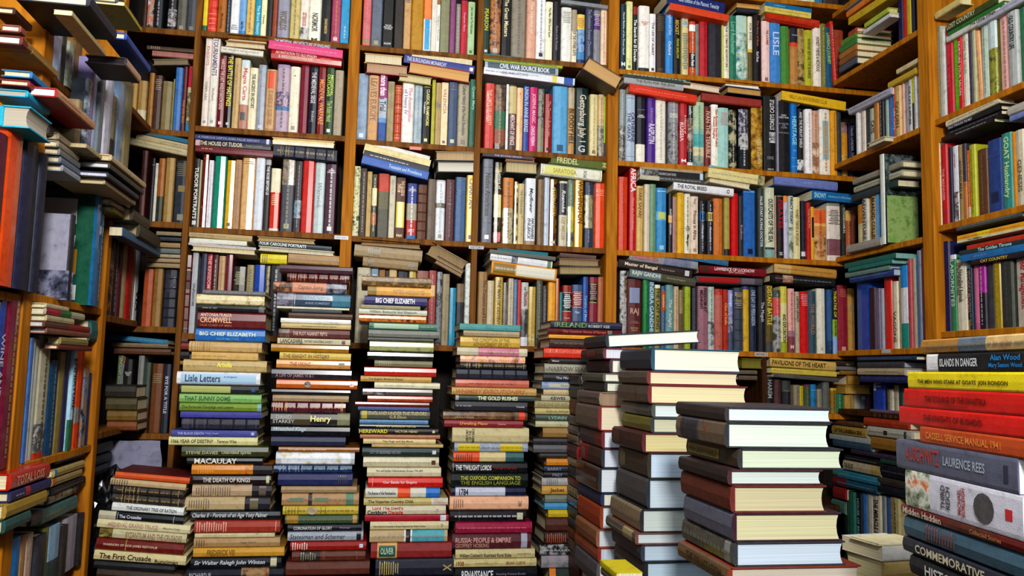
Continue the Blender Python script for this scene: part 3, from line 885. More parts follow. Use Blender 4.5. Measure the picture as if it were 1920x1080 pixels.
# books lying on the rows
pile(BACK, '''
427|501|67|79|cba070||P||P
422|498|79|90|b8a07c|||P dy:-.01
414|494|90|102|dcd8c8||~|tilt:2 W:.16
509|631|76|88|1e2230|ccd|THE MEDIEVAL ARCHITECTURE OF ENGLAND|c:.5 t:.04-.9 tilt:2 s
503|643|84|100|d8407c|f0b0c8|~|tilt:3.2 s c:.25 dy:.01
508|641|97|118|b01818|e8c8b8|AN INVITATION TO OLD ENGLISH\\& ANGLO-SAXON ENGLAND|t:.06-.64 c:.62 tilt:2 g tt:.7-.86/c76/.22/0/d/MITCHELL dy:.004
683|755|102|121|c8a068||P||P
772|886|104|114|d8c8a0|543|The Ancient Mariner|P tilt:4 s c:.4 t:.1-.6
757|890|112|128|2c3884|c8c8e0|THE BURGUNDIAN MONARCHY|c:.5 t:.04-.6 tilt:5 s tt:.93-.98/eee/.5/0/x/i
686|765|120|140|8e1a22|||P tilt:1 pg:c8a484
766|882|124|146|901820|||P tilt:5 pg:e0b070 dy:.003
747|810|141|156|8a8020|||P tilt:4 pg:dccfa0
908|1052|107|113|20807c|||tilt:1
907|1055|112|121|98a81c|566020|MATERIALIST MORALITY IN AMERICA|c:.5 s tilt:1 side:c8c860
909|1047|120|135|a8b4bc|e8eef0|CIVIL WAR SOURCE BOOK|q:.04-.96/.7/445868 c:.6 t:.2-.88 tilt:1 g
910|1010|134|141|aab0b4|778|CIVIL WAR HISTORIES|c:.7 t:.3-.8 g tilt:1
907|1078|136|149|dcdfe6|334|~|c:.4 t:.02-.36 tilt:2.6 b:.75-.8/d8cc50 b:.88-.98/2858a8 W:.16 s
1052|1140|3|11|888c90|ccc||tilt:2 g
1094|1166|124|150|5c4c34|||P tilt:27 pg:d0a870 dy:.07 W:.1
1253|1357|0|6|b0b498||||
1251|1359|-6|18|16246c|bcd|Latin Edition of the Platonic Tenacity|tilt:6 c:.45 t:.2-.9 dy:.02 s
1256|1367|16|29|d84810|||tilt:6 dy:.024 s
1381|1427|8|16|c89c58|||P pg:d8a860
1382|1420|16|22|28303c||||
1435|1522|9|19|1470a4|8cd|Longmore|t:.1-.5 c:.4 s tilt:3
1434|1521|17|28|dcc860|aa9030|~|s tilt:3 dy:.01
1437|1537|28|42|c43414|d86048|~|tilt:4 t:.5-.95 g
1439|1537|37|47|b02c14|||tilt:4 dy:-.01
1170|1295|138|152|2c3c34|bcb|~|s tilt:2
1170|1282|150|163|a8aaac|665|THE PLAN FOR THE JEWS|tilt:3 t:.2-.85 c:.5 g
1281|1351|158|170|c8a888|||P tilt:4 pg:e8d8c0
1180|1307|166|183|d83810|e88|~|tilt:5 t:.1-.85 c:.3 dy:.01
1360|1425|155|164|ddd|||P pg:f4f4f0 tilt:2
1364|1429|165|178|20243c|||P pg:c89c58 tilt:2
1316|1428|179|195|963428|||tilt:2
1466|1586|180|197|e0b420|a07c10|BELLY LAUGHS BUSINESS CLUB|tilt:5 t:.12-.7 c:.4 s
1500|1600|195|205|141414|ccc|Sport and Wedding Plants Harriet|tilt:4 t:.05-.95 c:.55 s dy:-.01
365|508|256|266|1c2860|99b|A FAMOUS DEPTH AND FALSE REPORT|tilt:0.5 c:.4 t:.04-.85 s b:.94-.98/ccd
366|508|265|278|15151a|d8d0b0|THE HOUSE OF TUDOR|t:.06-.62 c:.62 b:.0-.06/c8a8a8 tt:.66-.9/887/.3/0/d/Roger_Lockyer g
366|512|276|290|6e1c20|d8a878|~|tilt:1 t:.08-.25 c:.5 g
493|612|253|258|c8c8c8|c43|~|s
510|628|261|268|e0c890|||P pg:ecd9a0
511|626|266|274|e8e0c8|||s
512|632|274|299|1f2337|98804c|~|tilt:2 b:.1-.26/1f2337 l:.12,.16,.2,.24,.5,.54,.94/98804c r
698|806|279|300|d8d4cc|554|~|tilt:11 c:.4 t:.05-.6 s
681|808|284|304|d8cc90|a65|~|tilt:11 c:.4 t:.2-.8 s dy:.004
680|806|296|310|16181c|ccc|~|tilt:11 c:.4 t:.1-.7 s dy:.008
677|805|306|322|2c5cac|7ac|Toussaint and Providence|tilt:11 c:.45 t:.4-.9 s dy:.012
817|898|284|301|8c8070|||P pg:c4a880 tilt:-3
820|896|303|323|484c50|||P pg:ddd8c8 tilt:-3
905|1000|289|297|28182c|aac|THE SECOND SENIOR|tilt:1 s c:.4
947|1004|294|304|6c3420|||P pg:a87c50
948|1008|304|325|3c4048|||P pg:c8b88c
1033|1146|296|314|55641c|c8c88c|FREIDEL|tilt:3 t:.1-.45 c:.6 tt:.85-.92/aa6/.5/0/x/M
1014|1129|312|334|dcdcc8|a89c20|SARATOGA|tilt:3 fr:998 t:.2-.58 c:.4 q:.06-.55/.7/dcd880 tt:.68-.76/778/.6/0/x/POX W:.16
1200|1318|311|322|a8987c|||tilt:1 pg:b8a888
1200|1322|321|334|17171c|bbb|CHILDREN'S SLAVE TRADE|tilt:1 t:.28-.55 c:.6 b:.0-.28/888,333,ccc b:.92-.97/bcd s
1200|1321|332|341|484844|ccc|~|tilt:1 b:.0-.3/b8b49c s
1330|1424|317|328|88b068|5a8|~|tilt:6 b:.0-.12/8ab b:.4-.62/c8c880 s
1328|1434|322|340|d8cc90|998|~|tilt:5 pg:dcd098 b:.88-1/c8c088,222 s dy:.006
1330|1408|337|349|b8ac94|||P tilt:7
1263|1376|346|362|e2e2e4|445|THE ROYAL BREED|tilt:3 t:.06-.55 c:.45 tt:.88-.93/445/.5/0/x/O
1452|1571|334|352|6c7ab4|99a8cc|~|tilt:2 t:.45-.6 W:.17
1523|1615|361|378|1468a0|a8d8ec|SNOWY|t:.04-.28 c:.6 tilt:2 tt:.32-.78/8bc/.25/0/d/Adventures_of_a_Wild_Animal s W:.17
354|473|437|449|b49c6c|665|~|tilt:2 t:.04-.6 c:.4
355|463|449|458|d8d8c8|||tilt:1 s
353|480|459|464|b8b8c0|c33|~|s tilt:2
359|479|463|474|d0c4a0|||P tilt:1.6 pg:dccfa8
482|591|446|455|9c8458|||P pg:b89c68 tilt:1
484|622|456|466|203034|d8dcd8|FOUR CAROLINE PORTRAITS|tilt:2 t:.02-.65 c:.6 g
484|627|466|475|c8c0a8|||P tilt:2 pg:ccc4ac
488|538|476|495|d8c81c|6a5c10|~|x g
540|653|477|497|a88454|765|~|tilt:1
677|789|452|463|8c7450|||P tilt:2 pg:98805c
664|792|463|486|9c8864|665|~|tilt:3 x t:.2-.4 pg:a89474
680|784|485|504|907850|332|~|tilt:3 x t:.1-.2 q:.82-.93/.3/332
800|876|471|496|8c7450|||P tilt:27 pg:9c8560
814|872|492|508|4c1c1c|||P tilt:27 pg:a08860
932|1028|469|479|1c6c78|||P tilt:3 pg:2c7c88 s
918|1042|474|482|5c5850|||tilt:4 s
919|1036|482|496|d8dadc|445|~|tilt:5 t:.02-.4 c:.4 b:.34-.44/b8bcc8,556 b:.92-.98/686 W:.17
921|1044|496|521|dc9020|c8ccc8|~|tilt:4.5 q:.03-.36/.75/8a6c10 q:.38-.97/.8/ddd8c4 b:.6-.98/dc9020 g W:.17
1050|1118|476|485|5c4038|||tilt:2
1048|1124|485|499|786048|||P tilt:0 pg:9c8560
1049|1128|499|515|3c3830|||P tilt:-2 pg:a89468
1180|1309|481|497|8c9094|c04848|STRUGGLE FOR INDIA|tilt:5 t:.04-.42 c:.5 b:.5-.9/6c7888,8a8ca8 W:.16
1273|1366|482|492|24688c|6bc|~|tilt:6 s t:.5-.6 c:.3
1160|1298|495|512|2e1e1a|e8d8c0|Master of Bengal|tilt:6 t:.08-.52 c:.5 tt:.56-.78/a98/.22/0/d/Percival_Spear q:.9-.96/.6/ccc W:.17
1180|1305|512|529|4a4a38|d8dcd0|RAJIV GANDHI|b:.0-.48/607478 t:.04-.46 c:.6 tt:.5-.9/996/.25/0/d/Nicholas_Nugent tilt:6
1312|1437|500|516|7c1424|e8d8d0|LAWRENCE OF LUCKNOW|tilt:1 t:.22-.82 c:.4 cx:.13 tt:.4-.7/e8b0a8/.25/-.2/d/John_Lawrence q:.03-.14/.7/4c2c1c g
1305|1430|519|533|44464e|b02020|~|tilt:0 q:.04-.64/.7/a81c1c q:.68-.88/.8/686c78
1452|1569|499|517|b8883c|6c4814|~|tilt:3 b:.0-.27/c4a468 c:.3
1446|1567|518|533|121218|888|~|tilt:2 b:.08-.14/411 b:.18-.34/c8a890,7a4030 l:.38,.96/445
1391|1430|672|691|6c6418|||P pg:7c7420
1385|1420|694|702|685848|||
1385|1420|704|713|605044|||
1444|1568|674|692|c4a458|4c3810|PAVILIONS OF THE HEART|tilt:2.5 t:.03-.84 c:.5
1446|1569|693|703|c4b048|7a6c20|~|tilt:2 t:.02-.5 c:.4 s
1451|1573|704|712|504c4c|776|~|tilt:3 x s
1568|1587|676|686|3c2820||||
1586|1605|677|686|6c5844|||P pg:9c8468
1568|1606|687|694|70706c|||s
1576|1606|695|703|8c6428||||
1590|1612|704|722|a88038||||
1585|1634|722|739|b08838|||P pg:b89040
''', 'lying on the back shelves', out=.0, W=.13)
BY = 2.13
tower(285, 980, 2.10, 0, '''
215|356|890|c85010|||side:5c1410
206|349|902|b49c74|665|~|x t:.02-.25
211|343|915|2a2422|b09050|~|l:.14,.18,.24,.3,.36,.94/b09050 r
209|343|930|2c2824|b09050|~|l:.14,.18,.24,.3,.36,.94/b09050 r
209|345|947|d8dcd8|556|THE ORDINARY TREE OF RATION|t:.2-.9 c:.4 g
184|345|963|181a1e|dde|The Crusades|t:.24-.5 c:.4 b:.0-.2/b8b49c l:.22,.88/aab g
181|357|979|d0c8a0|b89080|MEDIEVAL GRAND TRUCE|t:.12-.65 c:.45 tt:.7-.9/887/.2/0/d/Maurice_Keen
185|350|996|bcb490|987c60|BYZANTIUM AND THE CRUSADES|t:.3-.95 c:.6 b:.0-.15/8a7830,443,c8b050
179|345|1014|6e2018|d8c0a8|WARRIORS OF GOD JAMES RESTON JR|t:.08-.7 c:.25 b:.33-.34/982 g
175|349|1037|ccc090|443828|The First Crusade|t:.06-.62 c:.55 tt:.66-.92/443828/.35/-.2/d/Runciman
175|327|1056|14161e|334||
180|340|1071|382818|||
end|1092''', 'short leaning stack', tilt=5.0)
tower(420, 700, BY, 0, '''
380|498|545|5c5c5c|99a|~|s
368|496|553|c0ac78|ddc|~|m:a89460,e8dcb0,c8b480 g
369|498|572|141614|998|~|t:.08-.3 b:.9-.98/999,111 g
370|498|585|641818|e0b088|CROMWELL|t:.04-.5 c:.32 cx:0 tt:.04-.5/e0b8a0/.2/.3/d/ANTONIA_FRASER tt:.04-.5/a65/.13/-.32/d/OUR_CHIEF_OF_MEN g
366|497|617|2468b0|d8e8d0|BIG CHIEF ELIZABETH|t:.06-.86 c:.3 cx:.1 tt:.3-.62/59c/.2/-.3/d/GILES_MILTON g
354|491|641|bc9c64|a88850|~|x l:.04,.2,.28,.94/8a7040
359|484|661|c4a058|543|~|t:.03-.55 c:.25 s
343|500|675|b8a068|776|~|t:.04-.92 c:.2 tt:.4-.58/f4e860/.4/.1/d/Arbella
331|488|698|d8dade|2c3c58|Lisle Letters|q:.05-.95/.74/a8c8e0 t:.1-.52 c:.55 tt:.56-.72/56a/.2/.12/d/An_Abridgement
337|485|722|14181e|a09c50|~|q:.02-.64/.75/a8b068 t:.05-.5 c:.3 logo:258
336|490|739|7cac60|3c5c30|THAT SUNNY DOME|t:.06-.62 c:.5 tt:.66-.82/5a4/.2/0/d/David_Cecil
336|490|756|6c881c|3c5010|The Fortunes Campaign and Letters|t:.03-.66 c:.4 b:.95-1/78a0a0
338|490|772|383890|668|~|t:.3-.55 c:.2 s
340|486|784|1c2030|445|~|b:.02-.1/383848 l:.14,.2,.3,.34,.96/556 r
321|481|807|3c4490|b0b4dc|THE BLACK DEATH|t:.07-.38 c:.4 tt:.4-.56/99c/.35/0/d/Philip_Ziegler tt:.93-.98/ccd/.4/0/x/M s
316|483|819|ccc890|4c4c30|1066 YEAR OF DESTINY|t:.03-.5 c:.4 tt:.54-.76/553/.35/0/d/Terence_Wise
340|503|836|3a4020|b8b890|STEVIE DAVIES|t:.05-.42 c:.25 cx:-.1 tt:.46-.8/b8b890/.35/-.1/d/Unbridled_Spirits g
350|492|858|141618|e8e0d0|MACAULAY|t:.1-.66 c:.8 g
359|510|871|c87c18|e8a040|~|x b:.66-.76/d8a828,a82818 b:.76-1/1c1820 g
357|508|891|241818|d8d0c8|THE DEATH OF KINGS|t:.15-.74 c:.5 q:.94-.98/.9/c8c8a0 g
360|509|909|b09878|765|~|x t:.05-.5 b:.75-1/1c1820 q:.84-.93/.8/665850
346|506|932|b4a078|765|~|x t:.05-.3 b:.7-1/1c1c28 q:.76-.86/.8/706850
357|525|958|16181c|c8ccd0|Charles II - Portrait of an Age Tony Palmer|t:.02-.86 c:.6 i g
364|525|976|9c3420|e0b0a0|~|x t:.03-.4 l:.95/dba
365|515|1000|c4b890|887|~|t:.1-.5 c:.4 s
363|525|1008|a8885c|654|~|x t:.03-.15 tt:.52-.74/765/.2/0/d/Roger_Fulford g
362|533|1027|c49430|7a5818|FREDERICK VIII|t:.15-.45 c:.6 g
357|527|1045|14181e|c8d0d8|Sir Walter Ralegh John Winton|t:.04-.82 c:.5 i q:.88-.95/.9/ccc8a8 g
349|531|1066|181a2a|a8b0b8|RICHARD III|t:.03-.25 c:.4 b:.56-.85/6c2830,a8885c,3c2c28 g
end|1090''', 'second stack')
tower(590, 700, BY, 0, '''
524|661|498|43202c|||g
538|655|513|4a1418|b87850|~|l:.06,.1,.14,.18,.22,.28,.46,.5,.94/b87850 r g
512|650|530|c88868|342018|Captain Swing|b:.0-.26/c88868,221,c88868 b:.72-1/181820,99a t:.34-.68 c:.45 i n
519|657|550|34465c|8ab0c4|ELIZABETH I|t:.36-.76 c:.3 cx:.15 tt:.38-.72/78a/.17/-.22/d/ANNE_SOMERSET b:.0-.22/3c3c48,889,223 b:.75-1/2c6c84 l:.24/ccc g
519|655|576|c8c4a8|||s
547|641|580|1f2633|||s
541|661|587|4c3018|543||
526|658|598|dcdad0|||g
527|658|607|b8a46c|443|Parliamentary and Revolution to Fortune|t:.24-.84 c:.3
522|656|617|5a2420|c8a898|THE PLOT AGAINST PEPYS|t:.2-.68 c:.4 b:.02-.15/332c2c,8a6a50
520|657|635|b8b090|1c1c18|LANCASHIRE|t:.04-.34 c:.75 tt:.36-.76/2c2c24/.4/0/d/THE_FIRST_INDUSTRIAL_SOCIETY s q:.88-.93/.7/6a3a30
508|654|646|a07010|||g
524|658|661|c4ac50|7a4c1c|THE KNIGHT IN HISTORY|t:.05-.7 c:.5
518|657|675|c88c4c|9c5c28|THE VIKING|t:.18-.46 c:.45 g q:.84-.92/.5/985
509|659|692|28242e|9c7480|A LIFE OF JAMES VI & I|t:.05-.52 c:.4 cx:-.2 g
518|670|712|b85c18|d89050|~|c:.3 ov:.34-.42/.7/ccc8b8,443c38 b:.0-.0/b85c18 g logo:ecc
509|657|730|1f1c22|||g
511|654|741|98805c|887|~|c:.3 t:.1-.7
509|648|754|561c30|d8b078|~|l:.03,.06,.1,.14,.18,.2,.94,.96/e0b880 r g
507|656|774|2c2c28|b8b4ac|DAVID\\STARKEY|t:.03-.3 c:.6 tt:.5-.76/f4eca8/.6/0/d/Henry b:.28-.5/5c4438,444c30 b:.84-1/808060 g
508|656|799|10141c|b8ccd4|Wretched Kings|t:.03-.44 c:.5 cx:.15 i g
508|648|818|1a2040|||
522|674|838|8c5818|ecb|The Culture Age of the Edwardians|t:.06-.64 c:.4 g
517|665|848|b8bcc0|ccd|~|b:.07-.95/c0b888,dde2e8,e8ecec c:.4 g
513|660|872|1c3c60|a8b8c8|~|l:.08,.12,.16,.2,.28,.32,.36/99b r g
521|661|887|1c2458|445|~|x t:.8-.95
527|669|912|98805c|765|~|t:.04-.25 c:.3
528|673|925|a8845c|876|~|b:.34-.39/333 q:.1-.28/.3/6c8c70 q:.42-.6/.3/6c8c70 b:.83-.93/548068
530|672|949|b4a030|665010|~|l:.04,.08,.12,.16,.2,.5,.56/776018 ov:.31-.46/.9/c8bc98,9c8c70
534|672|966|345038|98803c|~|b:.02-.18/98741c b:.92-.98/a8884c
539|678|983|16181e|ccc|CORONATION OF GLORY|t:.08-.6 c:.45 g tt:.7-.85/88a/.3/0/d/Messenger
539|681|997|98a0ac|282c34|Statesman and Schemer|t:.03-.76 c:.5 i n q:.91-.97/.8/1c1c1c
544|687|1015|90180f|e8c8b8|~|x t:.03-.25 logo:ccd g
547|685|1033|5a2814|887|~|b:.1-.38/2c1c14 x t:.12-.36 l:.42,.44,.88/854
536|693|1053|5c2a1c|6c3828||
end|1080''', 'third stack')
tower(750, 700, BY, 0, '''
678|809|519|8a6c34|5c4420|~|m:98784a,5c4420,a88850
689|808|538|d09c48|a07830|PETER ACKROYD|t:.4-.9 c:.4 b:.0-.14/8c7438
683|801|556|2c2860|e8e8ec|BIG CHIEF ELIZABETH|t:.18-.8 c:.55
677|788|573|8c8460|||s
673|801|580|b8bca8|445|William Bottomly and Elizabeth|t:.12-.88 c:.5
673|799|591|a04c20|d89040|~|m:8a3018,d08030,5c2018 t:.3-.8 c:.3 g
692|820|605|3c6c58|8a9|~|q:.07-.72/.7/9cb89c
691|824|619|6c7068|8a8a80|~|c:.4
690|813|634|4c4c44||||
693|813|640|8c9468|b8bc9c|~|m:7c8460,a8a868,8a9a80 b:.0-.0/887 c:.5 side:c4bc70
689|813|660|14140f|||g
702|811|676|706848|887|~|x
683|818|689|b4281c|d07060|~|c:.3 t:.1-.8 g
676|809|706|b49048|443|The English Medieval Estate|t:.1-.6 c:.4
702|825|717|ccc8a8|776|~|t:.15-.6 c:.3
680|811|729|54504c|998|~|b:.0-.35/b8b8b8,333,988 t:.4-.9 c:.4 g
689|811|742|983820|e0b898|~|m:882c18,b05030 t:.05-.8 c:.5
666|805|754|6c2818|||g
671|805|763|384c84|||s
675|806|770|4c5040|b8a878|ENGLAND UNDER THE TUDORS|t:.12-.95 c:.4 cx:.2 tt:.42-.66/b8b088/.35/-.22/d/G.R.Elton b:.02-.1/a89c40
674|803|787|5078a0|357|~|c:.3
674|805|796|16161a|c8bc70|A MAN OF SINGULAR VIRTUE|t:.14-.9 c:.5 g
672|822|803|121216|d8d038|HEREWARD|t:.01-.36 c:.6 tt:.45-.74/ccc080/.35/0/d/VICTOR_HEAD logo:cc9
675|825|815|a06848|c8a080|~|c:.4 t:.3-.85
681|817|823|c8b480|554|The Virgin and the Monk|t:.15-.8 c:.45
697|831|833|b49c68|||s
679|824|839|182c28|889|CITY OF REDEFINED HISTORY|t:.1-.5 c:.35 logo:ccc
681|823|857|c0b898|887|~|t:.04-.9 c:.25 g logo:532
688|827|877|c4bc9c|345|War and Society in Revolutionary Europe 1770-1870|t:.12-.75 c:.25 cx:.15
690|830|895|c01810|ecc|Our Battle for Empire|t:.2-.65 c:.35 g l:.06/e98
685|825|915|c4c4b8|334|The Rescue of the Renaissance|t:.03-.4 c:.3 b:.43-.6/d85020 b:.81-1/1c6cb8
682|840|934|b4a468|443818|The Victorian Country Child|t:.05-.58 c:.5 b:.8-1/b89868,ccc
686|836|948|c4bca4|1c1c1c|Cockburn|t:.02-.26 c:.45 cx:-.2 tt:.28-.46/c83018/.4/-.2/d/Decade tt:.08-.46/a33/.35/.25/d/Lord_The_Devil's tt:.85-.94/998/.4/0/x/OX g
684|841|966|a01428|||g s b:.9-.97/8ac,ddd
694|841|977|c4b890|443|The World of Southern Britain Retained by Phillis Collins|t:.04-.7 c:.22 cx:-.1 tt:.88-.95/776/.4/0/x/OX
693|839|994|b09c74|988|~|b:.44-.46/ddd b:.46-.52/222 b:.52-.54/ddd b:.54-.96/4c9ca8
695|847|1018|842020|||b:.08-.32/c8a060 q:.1-.3/.7/245848 tt:.12-.28/bcb/.4/0/d/OLIVER
704|850|1048|14182a|b8a868|~|x t:.05-.3 tt:.86-.98/a96/.4/0/x/X
end|1082''', 'fourth stack')
tower(925, 700, BY, 0, '''
862|976|608|3c8888|68a8a0|~|s c:.3
869|974|620|988868|443|~|t:.03-.7 c:.25
863|975|632|c0a040|8a6c20|THE CONDITION OF THE\\ADVANCEMENT OF LIFE|t:.2-.82 c:.5 g
857|989|652|b46c80|c8c0a8|~|b:.0-.3/b4b094 b:.88-1/c0b8a0 g
863|985|668|b88068|||m:a06848,e8b8a8,d8a050 g
863|987|681|1c1816|b0a070|~|l:.1,.14,.17,.24,.28,.96/b0a070 r
856|989|692|161c2e|||r
854|992|712|b86450|5c2018|~|t:.18-.78 c:.35 g
847|1006|727|b08c50|b05c28|WHIMSEY EXECUTIONERS|t:.05-.86 c:.5 i
854|1003|742|2c3c38|e4e4b8|THE GOLD RUSHES|t:.28-.78 c:.75 b:.0-.04/999
853|989|752|1a1a24|aab|~|t:.02-.25 c:.3 tt:.84-.96/aab/.2/0/d/Canada
831|989|772|4c3828|a98|Library of Britain|t:.1-.4 c:.25 cx:-.2 m:3a2c20,6c5038,8c7050 b:.9-.97/c83c20
833|981|788|7c1824|e09850|Dwelling Place|t:.12-.62 c:.5 tt:.65-.8/c98/.22/0/d/Charles
848|992|802|b8ac80|44402c|HISTORY\\OF THE\\IRISH RACE|x c:.9 t:.04-.42
852|990|831|8894a8|776c20|~|q:.05-.34/.8/c8b018 q:.62-.92/.8/c8b018 l:.48/bbc
850|982|848|c0b080|443|~|b:.0-.37/cc4814 b:.74-1/285454 x t:.04-.3
847|989|867|14141a|dcdcd8|THE TWILIGHT LORDS|t:.05-.52 c:.5 tt:.56-.86/722/.3/0/d/Richard_Berleth l:.02/999 g
846|990|887|0e1a18|b8b838|THE OXFORD COMPANION TO|t:.12-.9 c:.28 cx:.15 tt:.12-.9/8a8a30/.28/-.18/d/THE_ENGLISH_LANGUAGE g
847|986|914|18203c|1c1c24|1784|b:.05-.72/b4b8c8 t:.1-.22 c:.75 g
843|991|931|d4a484|8a6450|~|x t:.05-.2 side:a43 tt:.84-.94/865/.4/0/x/MC
844|986|957|14121c|ccc|~|l:.12/556 q:.88-.96/.6/b8b898 g
854|998|979|901c40|d88898|~|c:.25 t:.04-.95 g
848|996|1001|4c1420|c89890|RUSSIA: PEOPLE & EMPIRE|t:.04-.74 c:.34 cx:.1 tt:.04-.46/b88878/.28/-.25/d/GEOFFREY_HOSKING b:.87-.95/99a
854|1003|1030|b8ac80|554c30|William Cobbett's Illustrated Rural Rides|t:.05-.7 c:.4 cx:-.1 tt:.76-.96/776/.2/0/d/James_Norton
851|1006|1048|b8ac78|7a3c20|1938|t:.03-.12 c:.5 tt:.2-.45/876/.2/0/d/Ousting_Hitler tt:.63-.86/854c30/.35/0/d/BRIAN_CLEEVE
853|1007|1064|10121a|d8dce0|RENAISSANCE|t:.08-.46 c:.6 tt:.5-.86/778/.2/0/d/Reading_Printed_Books g
end|1090''', 'fifth stack')
tower(1040, 700, 2.2, 0, '''
1033|1167|603|1e2442|6c8c50|IRELAND|t:.05-.5 c:.7 tt:.52-.82/b8c0b0/.36/-.12/d/ROBERT_KEE tt:.52-.7/887/.18/.28/d/A_History
1027|1167|617|5c1418|b86858|The Common Stores of Europe|t:.2-.78 c:.5 q:.8-.86/.7/776 g
1029|1160|629|d89814|865|~|t:.06-.8 c:.25 s
1031|1165|636|38201a|765|~|c:.6
1020|1150|654|c83014|e07860|GEORGIAN SUMMER|t:.03-.66 c:.4 cx:.2
1032|1150|673|1a1a1e|ccc|Master|t:.03-.14 c:.3
1021|1150|683|989484|6c685c|NARROW SEAS|t:.06-.6 c:.45
1019|1150|702|15161e|bbc|The FRAME|t:.12-.5 c:.3
1016|1150|717|8494b0|44|TRAVELLERS|q:.1-.7/.5/b8b8a8 t:.12-.66 c:.3
1019|1150|731|b8a480|||P pg:b8a480
1015|1150|742|a8a488|223|KEWES|t:.06-.4 c:.5
1002|1140|753|989068|8c8058|SEASONS OF GOLD|t:.04-.5 c:.5
1003|1140|766|b4a46c|665|ACTUAL FOCUS|t:.1-.5 c:.3
1004|1140|778|384840|8a9|LYDRIN|t:.1-.5 c:.5
1004|1140|790|b0ac88|||
1018|1130|802|8c6c38|||P pg:987848
1000|1130|822|28262c||||
1000|1130|834|55555a||||
1012|1130|850|2a2624||||
1025|1130|860|c07c14||||
1020|1130|874|1c283c|889|BARRY|t:.06-.3 c:.5
1020|1130|885|101218|889|FREY|t:.12-.34 c:.5
1016|1130|896|9c9c9c||~|x
1016|1130|911|b48c3c|5c2c10|Jacket|t:.1-.4 c:.5
1022|1130|928|6c7468||||
1021|1130|943|3c88b4||||
1028|1130|956|b8a010||||
1024|1130|971|4c2418||||
1021|1130|997|2c100c|c05020|~|x c:.8 t:.04-.4
1012|1130|1021|202024|bbc|~|m:181818,222,aaa
1015|1130|1042|787884|998|~|m:686874,8a8a94,a09098
1030|1130|1066|1c2c28|||b:.0-.12/d07c14
end|1094''', 'sixth stack')
# head-out stacks of second-hand hardbacks in front
tower(1131, 760, 1.86, 0, '''
1135|1313|627|20303c|||side:24343c pg:f4f4ec tilt:-4.5 W:.2
1130|1200|652|3c2c28|||side:6c2838 pg:dde0ec q:.3-.7/.6/5c2c24
1142|1200|673|2e1c28|||side:443038 pg:f0f0e0
1130|1200|699|5c5c50|||pg:e8e8d8
1133|1200|716|242624|||pg:e4e8d8
1123|1200|735|6a5c58|332|~|side:8a7460 pg:a08870
1121|1200|761|6c5c54|||side:801c20 pg:e8dcc0
1127|1200|808|4c3c44|||side:6c2430 pg:dce4f0 b:.7-1/7a2820
1127|1200|841|4a2e28|988|~|side:2c3040 pg:dce4f0 x b:.0-.4/8a1c1c
1121|1200|878|3c2c28|987|~|m:2c2020,5c4038,443028 side:202830 pg:e0e8ee
1126|1200|925|20305c|556|~|pg:e4e4d0
1124|1200|950|a04014|||side:8a3818 pg:dce8ec
1117|1200|993|8a5c3c|||side:8c5c44 pg:d8dde4
1120|1200|1027|9a5030|||side:8c2c20 pg:d0dce8
1118|1200|1055|58545a|||pg:e0dcd0
end|1100''', 'slumping stack', mode='head', W=.15, length=.2)
tower(1084, 800, 2.09, 0, '''
1084|1112|703|382018|||side:2c1c18
1085|1112|722|2a201c|||
1086|1112|748|5c2014|||side:5c2014
1083|1112|782|5c5048|||
1083|1112|800|6c6464|||side:605a58
1081|1112|818|5c4c40||~|g
1081|1112|836|8c2020|b86050|MEMOIR|b:.45-1/5c3c34 t:.05-.4 c:.5 g
1083|1112|862|948c78|||
1083|1112|880|3c3c34|||
1083|1112|902|743818|||
1082|1112|918|786c54|887||r
1081|1112|938|3c3c48|99a|~|g
1082|1112|956|484840|||
1083|1112|978|384040|||
1084|1112|1000|7c4828|||
1085|1112|1022|6c5c44|||
1085|1112|1046|4c1c14|||
end|1100''', 'stack behind the slumping stack', mode='head', W=.14, length=.18)
tower(1219, 700, 1.60, 0, '''
1220|1390|652|23303f|||side:1c5068 pg:f0f0dc W:.2
1212|1386|695|5a5048|887|~|side:7a2c30 pg:e8dcb8 t:.1-.5
1214|1402|721|5c5046|3c3028|BACH|side:74242c pg:ece0b4 x t:.5-.75 c:.4
1221|1400|757|5c6058|778|~|b:.0-.5/6c685c b:.5-1/4c5450 pg:dce8e8 side:4c5450
1219|1400|783|6c6828|9a9450|~|t:.1-.7 pg:ccccb0 side:343c44
1203|1400|812|3c1c1c|755|~|x pg:d8cc98 side:5c2028
1213|1400|849|3e3224|a89c74|~|x pg:c8dcf0 side:343028
1211|1400|898|4c4a4c|||pg:c8d8e4 side:24303c
1199|1400|955|84745c|aa9c84|~|l:.3,.35,.4,.5,.6/a09478 pg:c8d4d0 side:26282c
1190|1400|999|58524a|bb9|~|b:.6-.9/a0946c pg:ccd8dc side:7a4c40
1201|1400|1021|3a3a44|||pg:bcd0e0 side:343c4c
1207|1400|1054|34302c|776|~|pg:bcd4e4 side:26282c
end|1100''', 'teetering stack', mode='head', W=.18, length=.2)
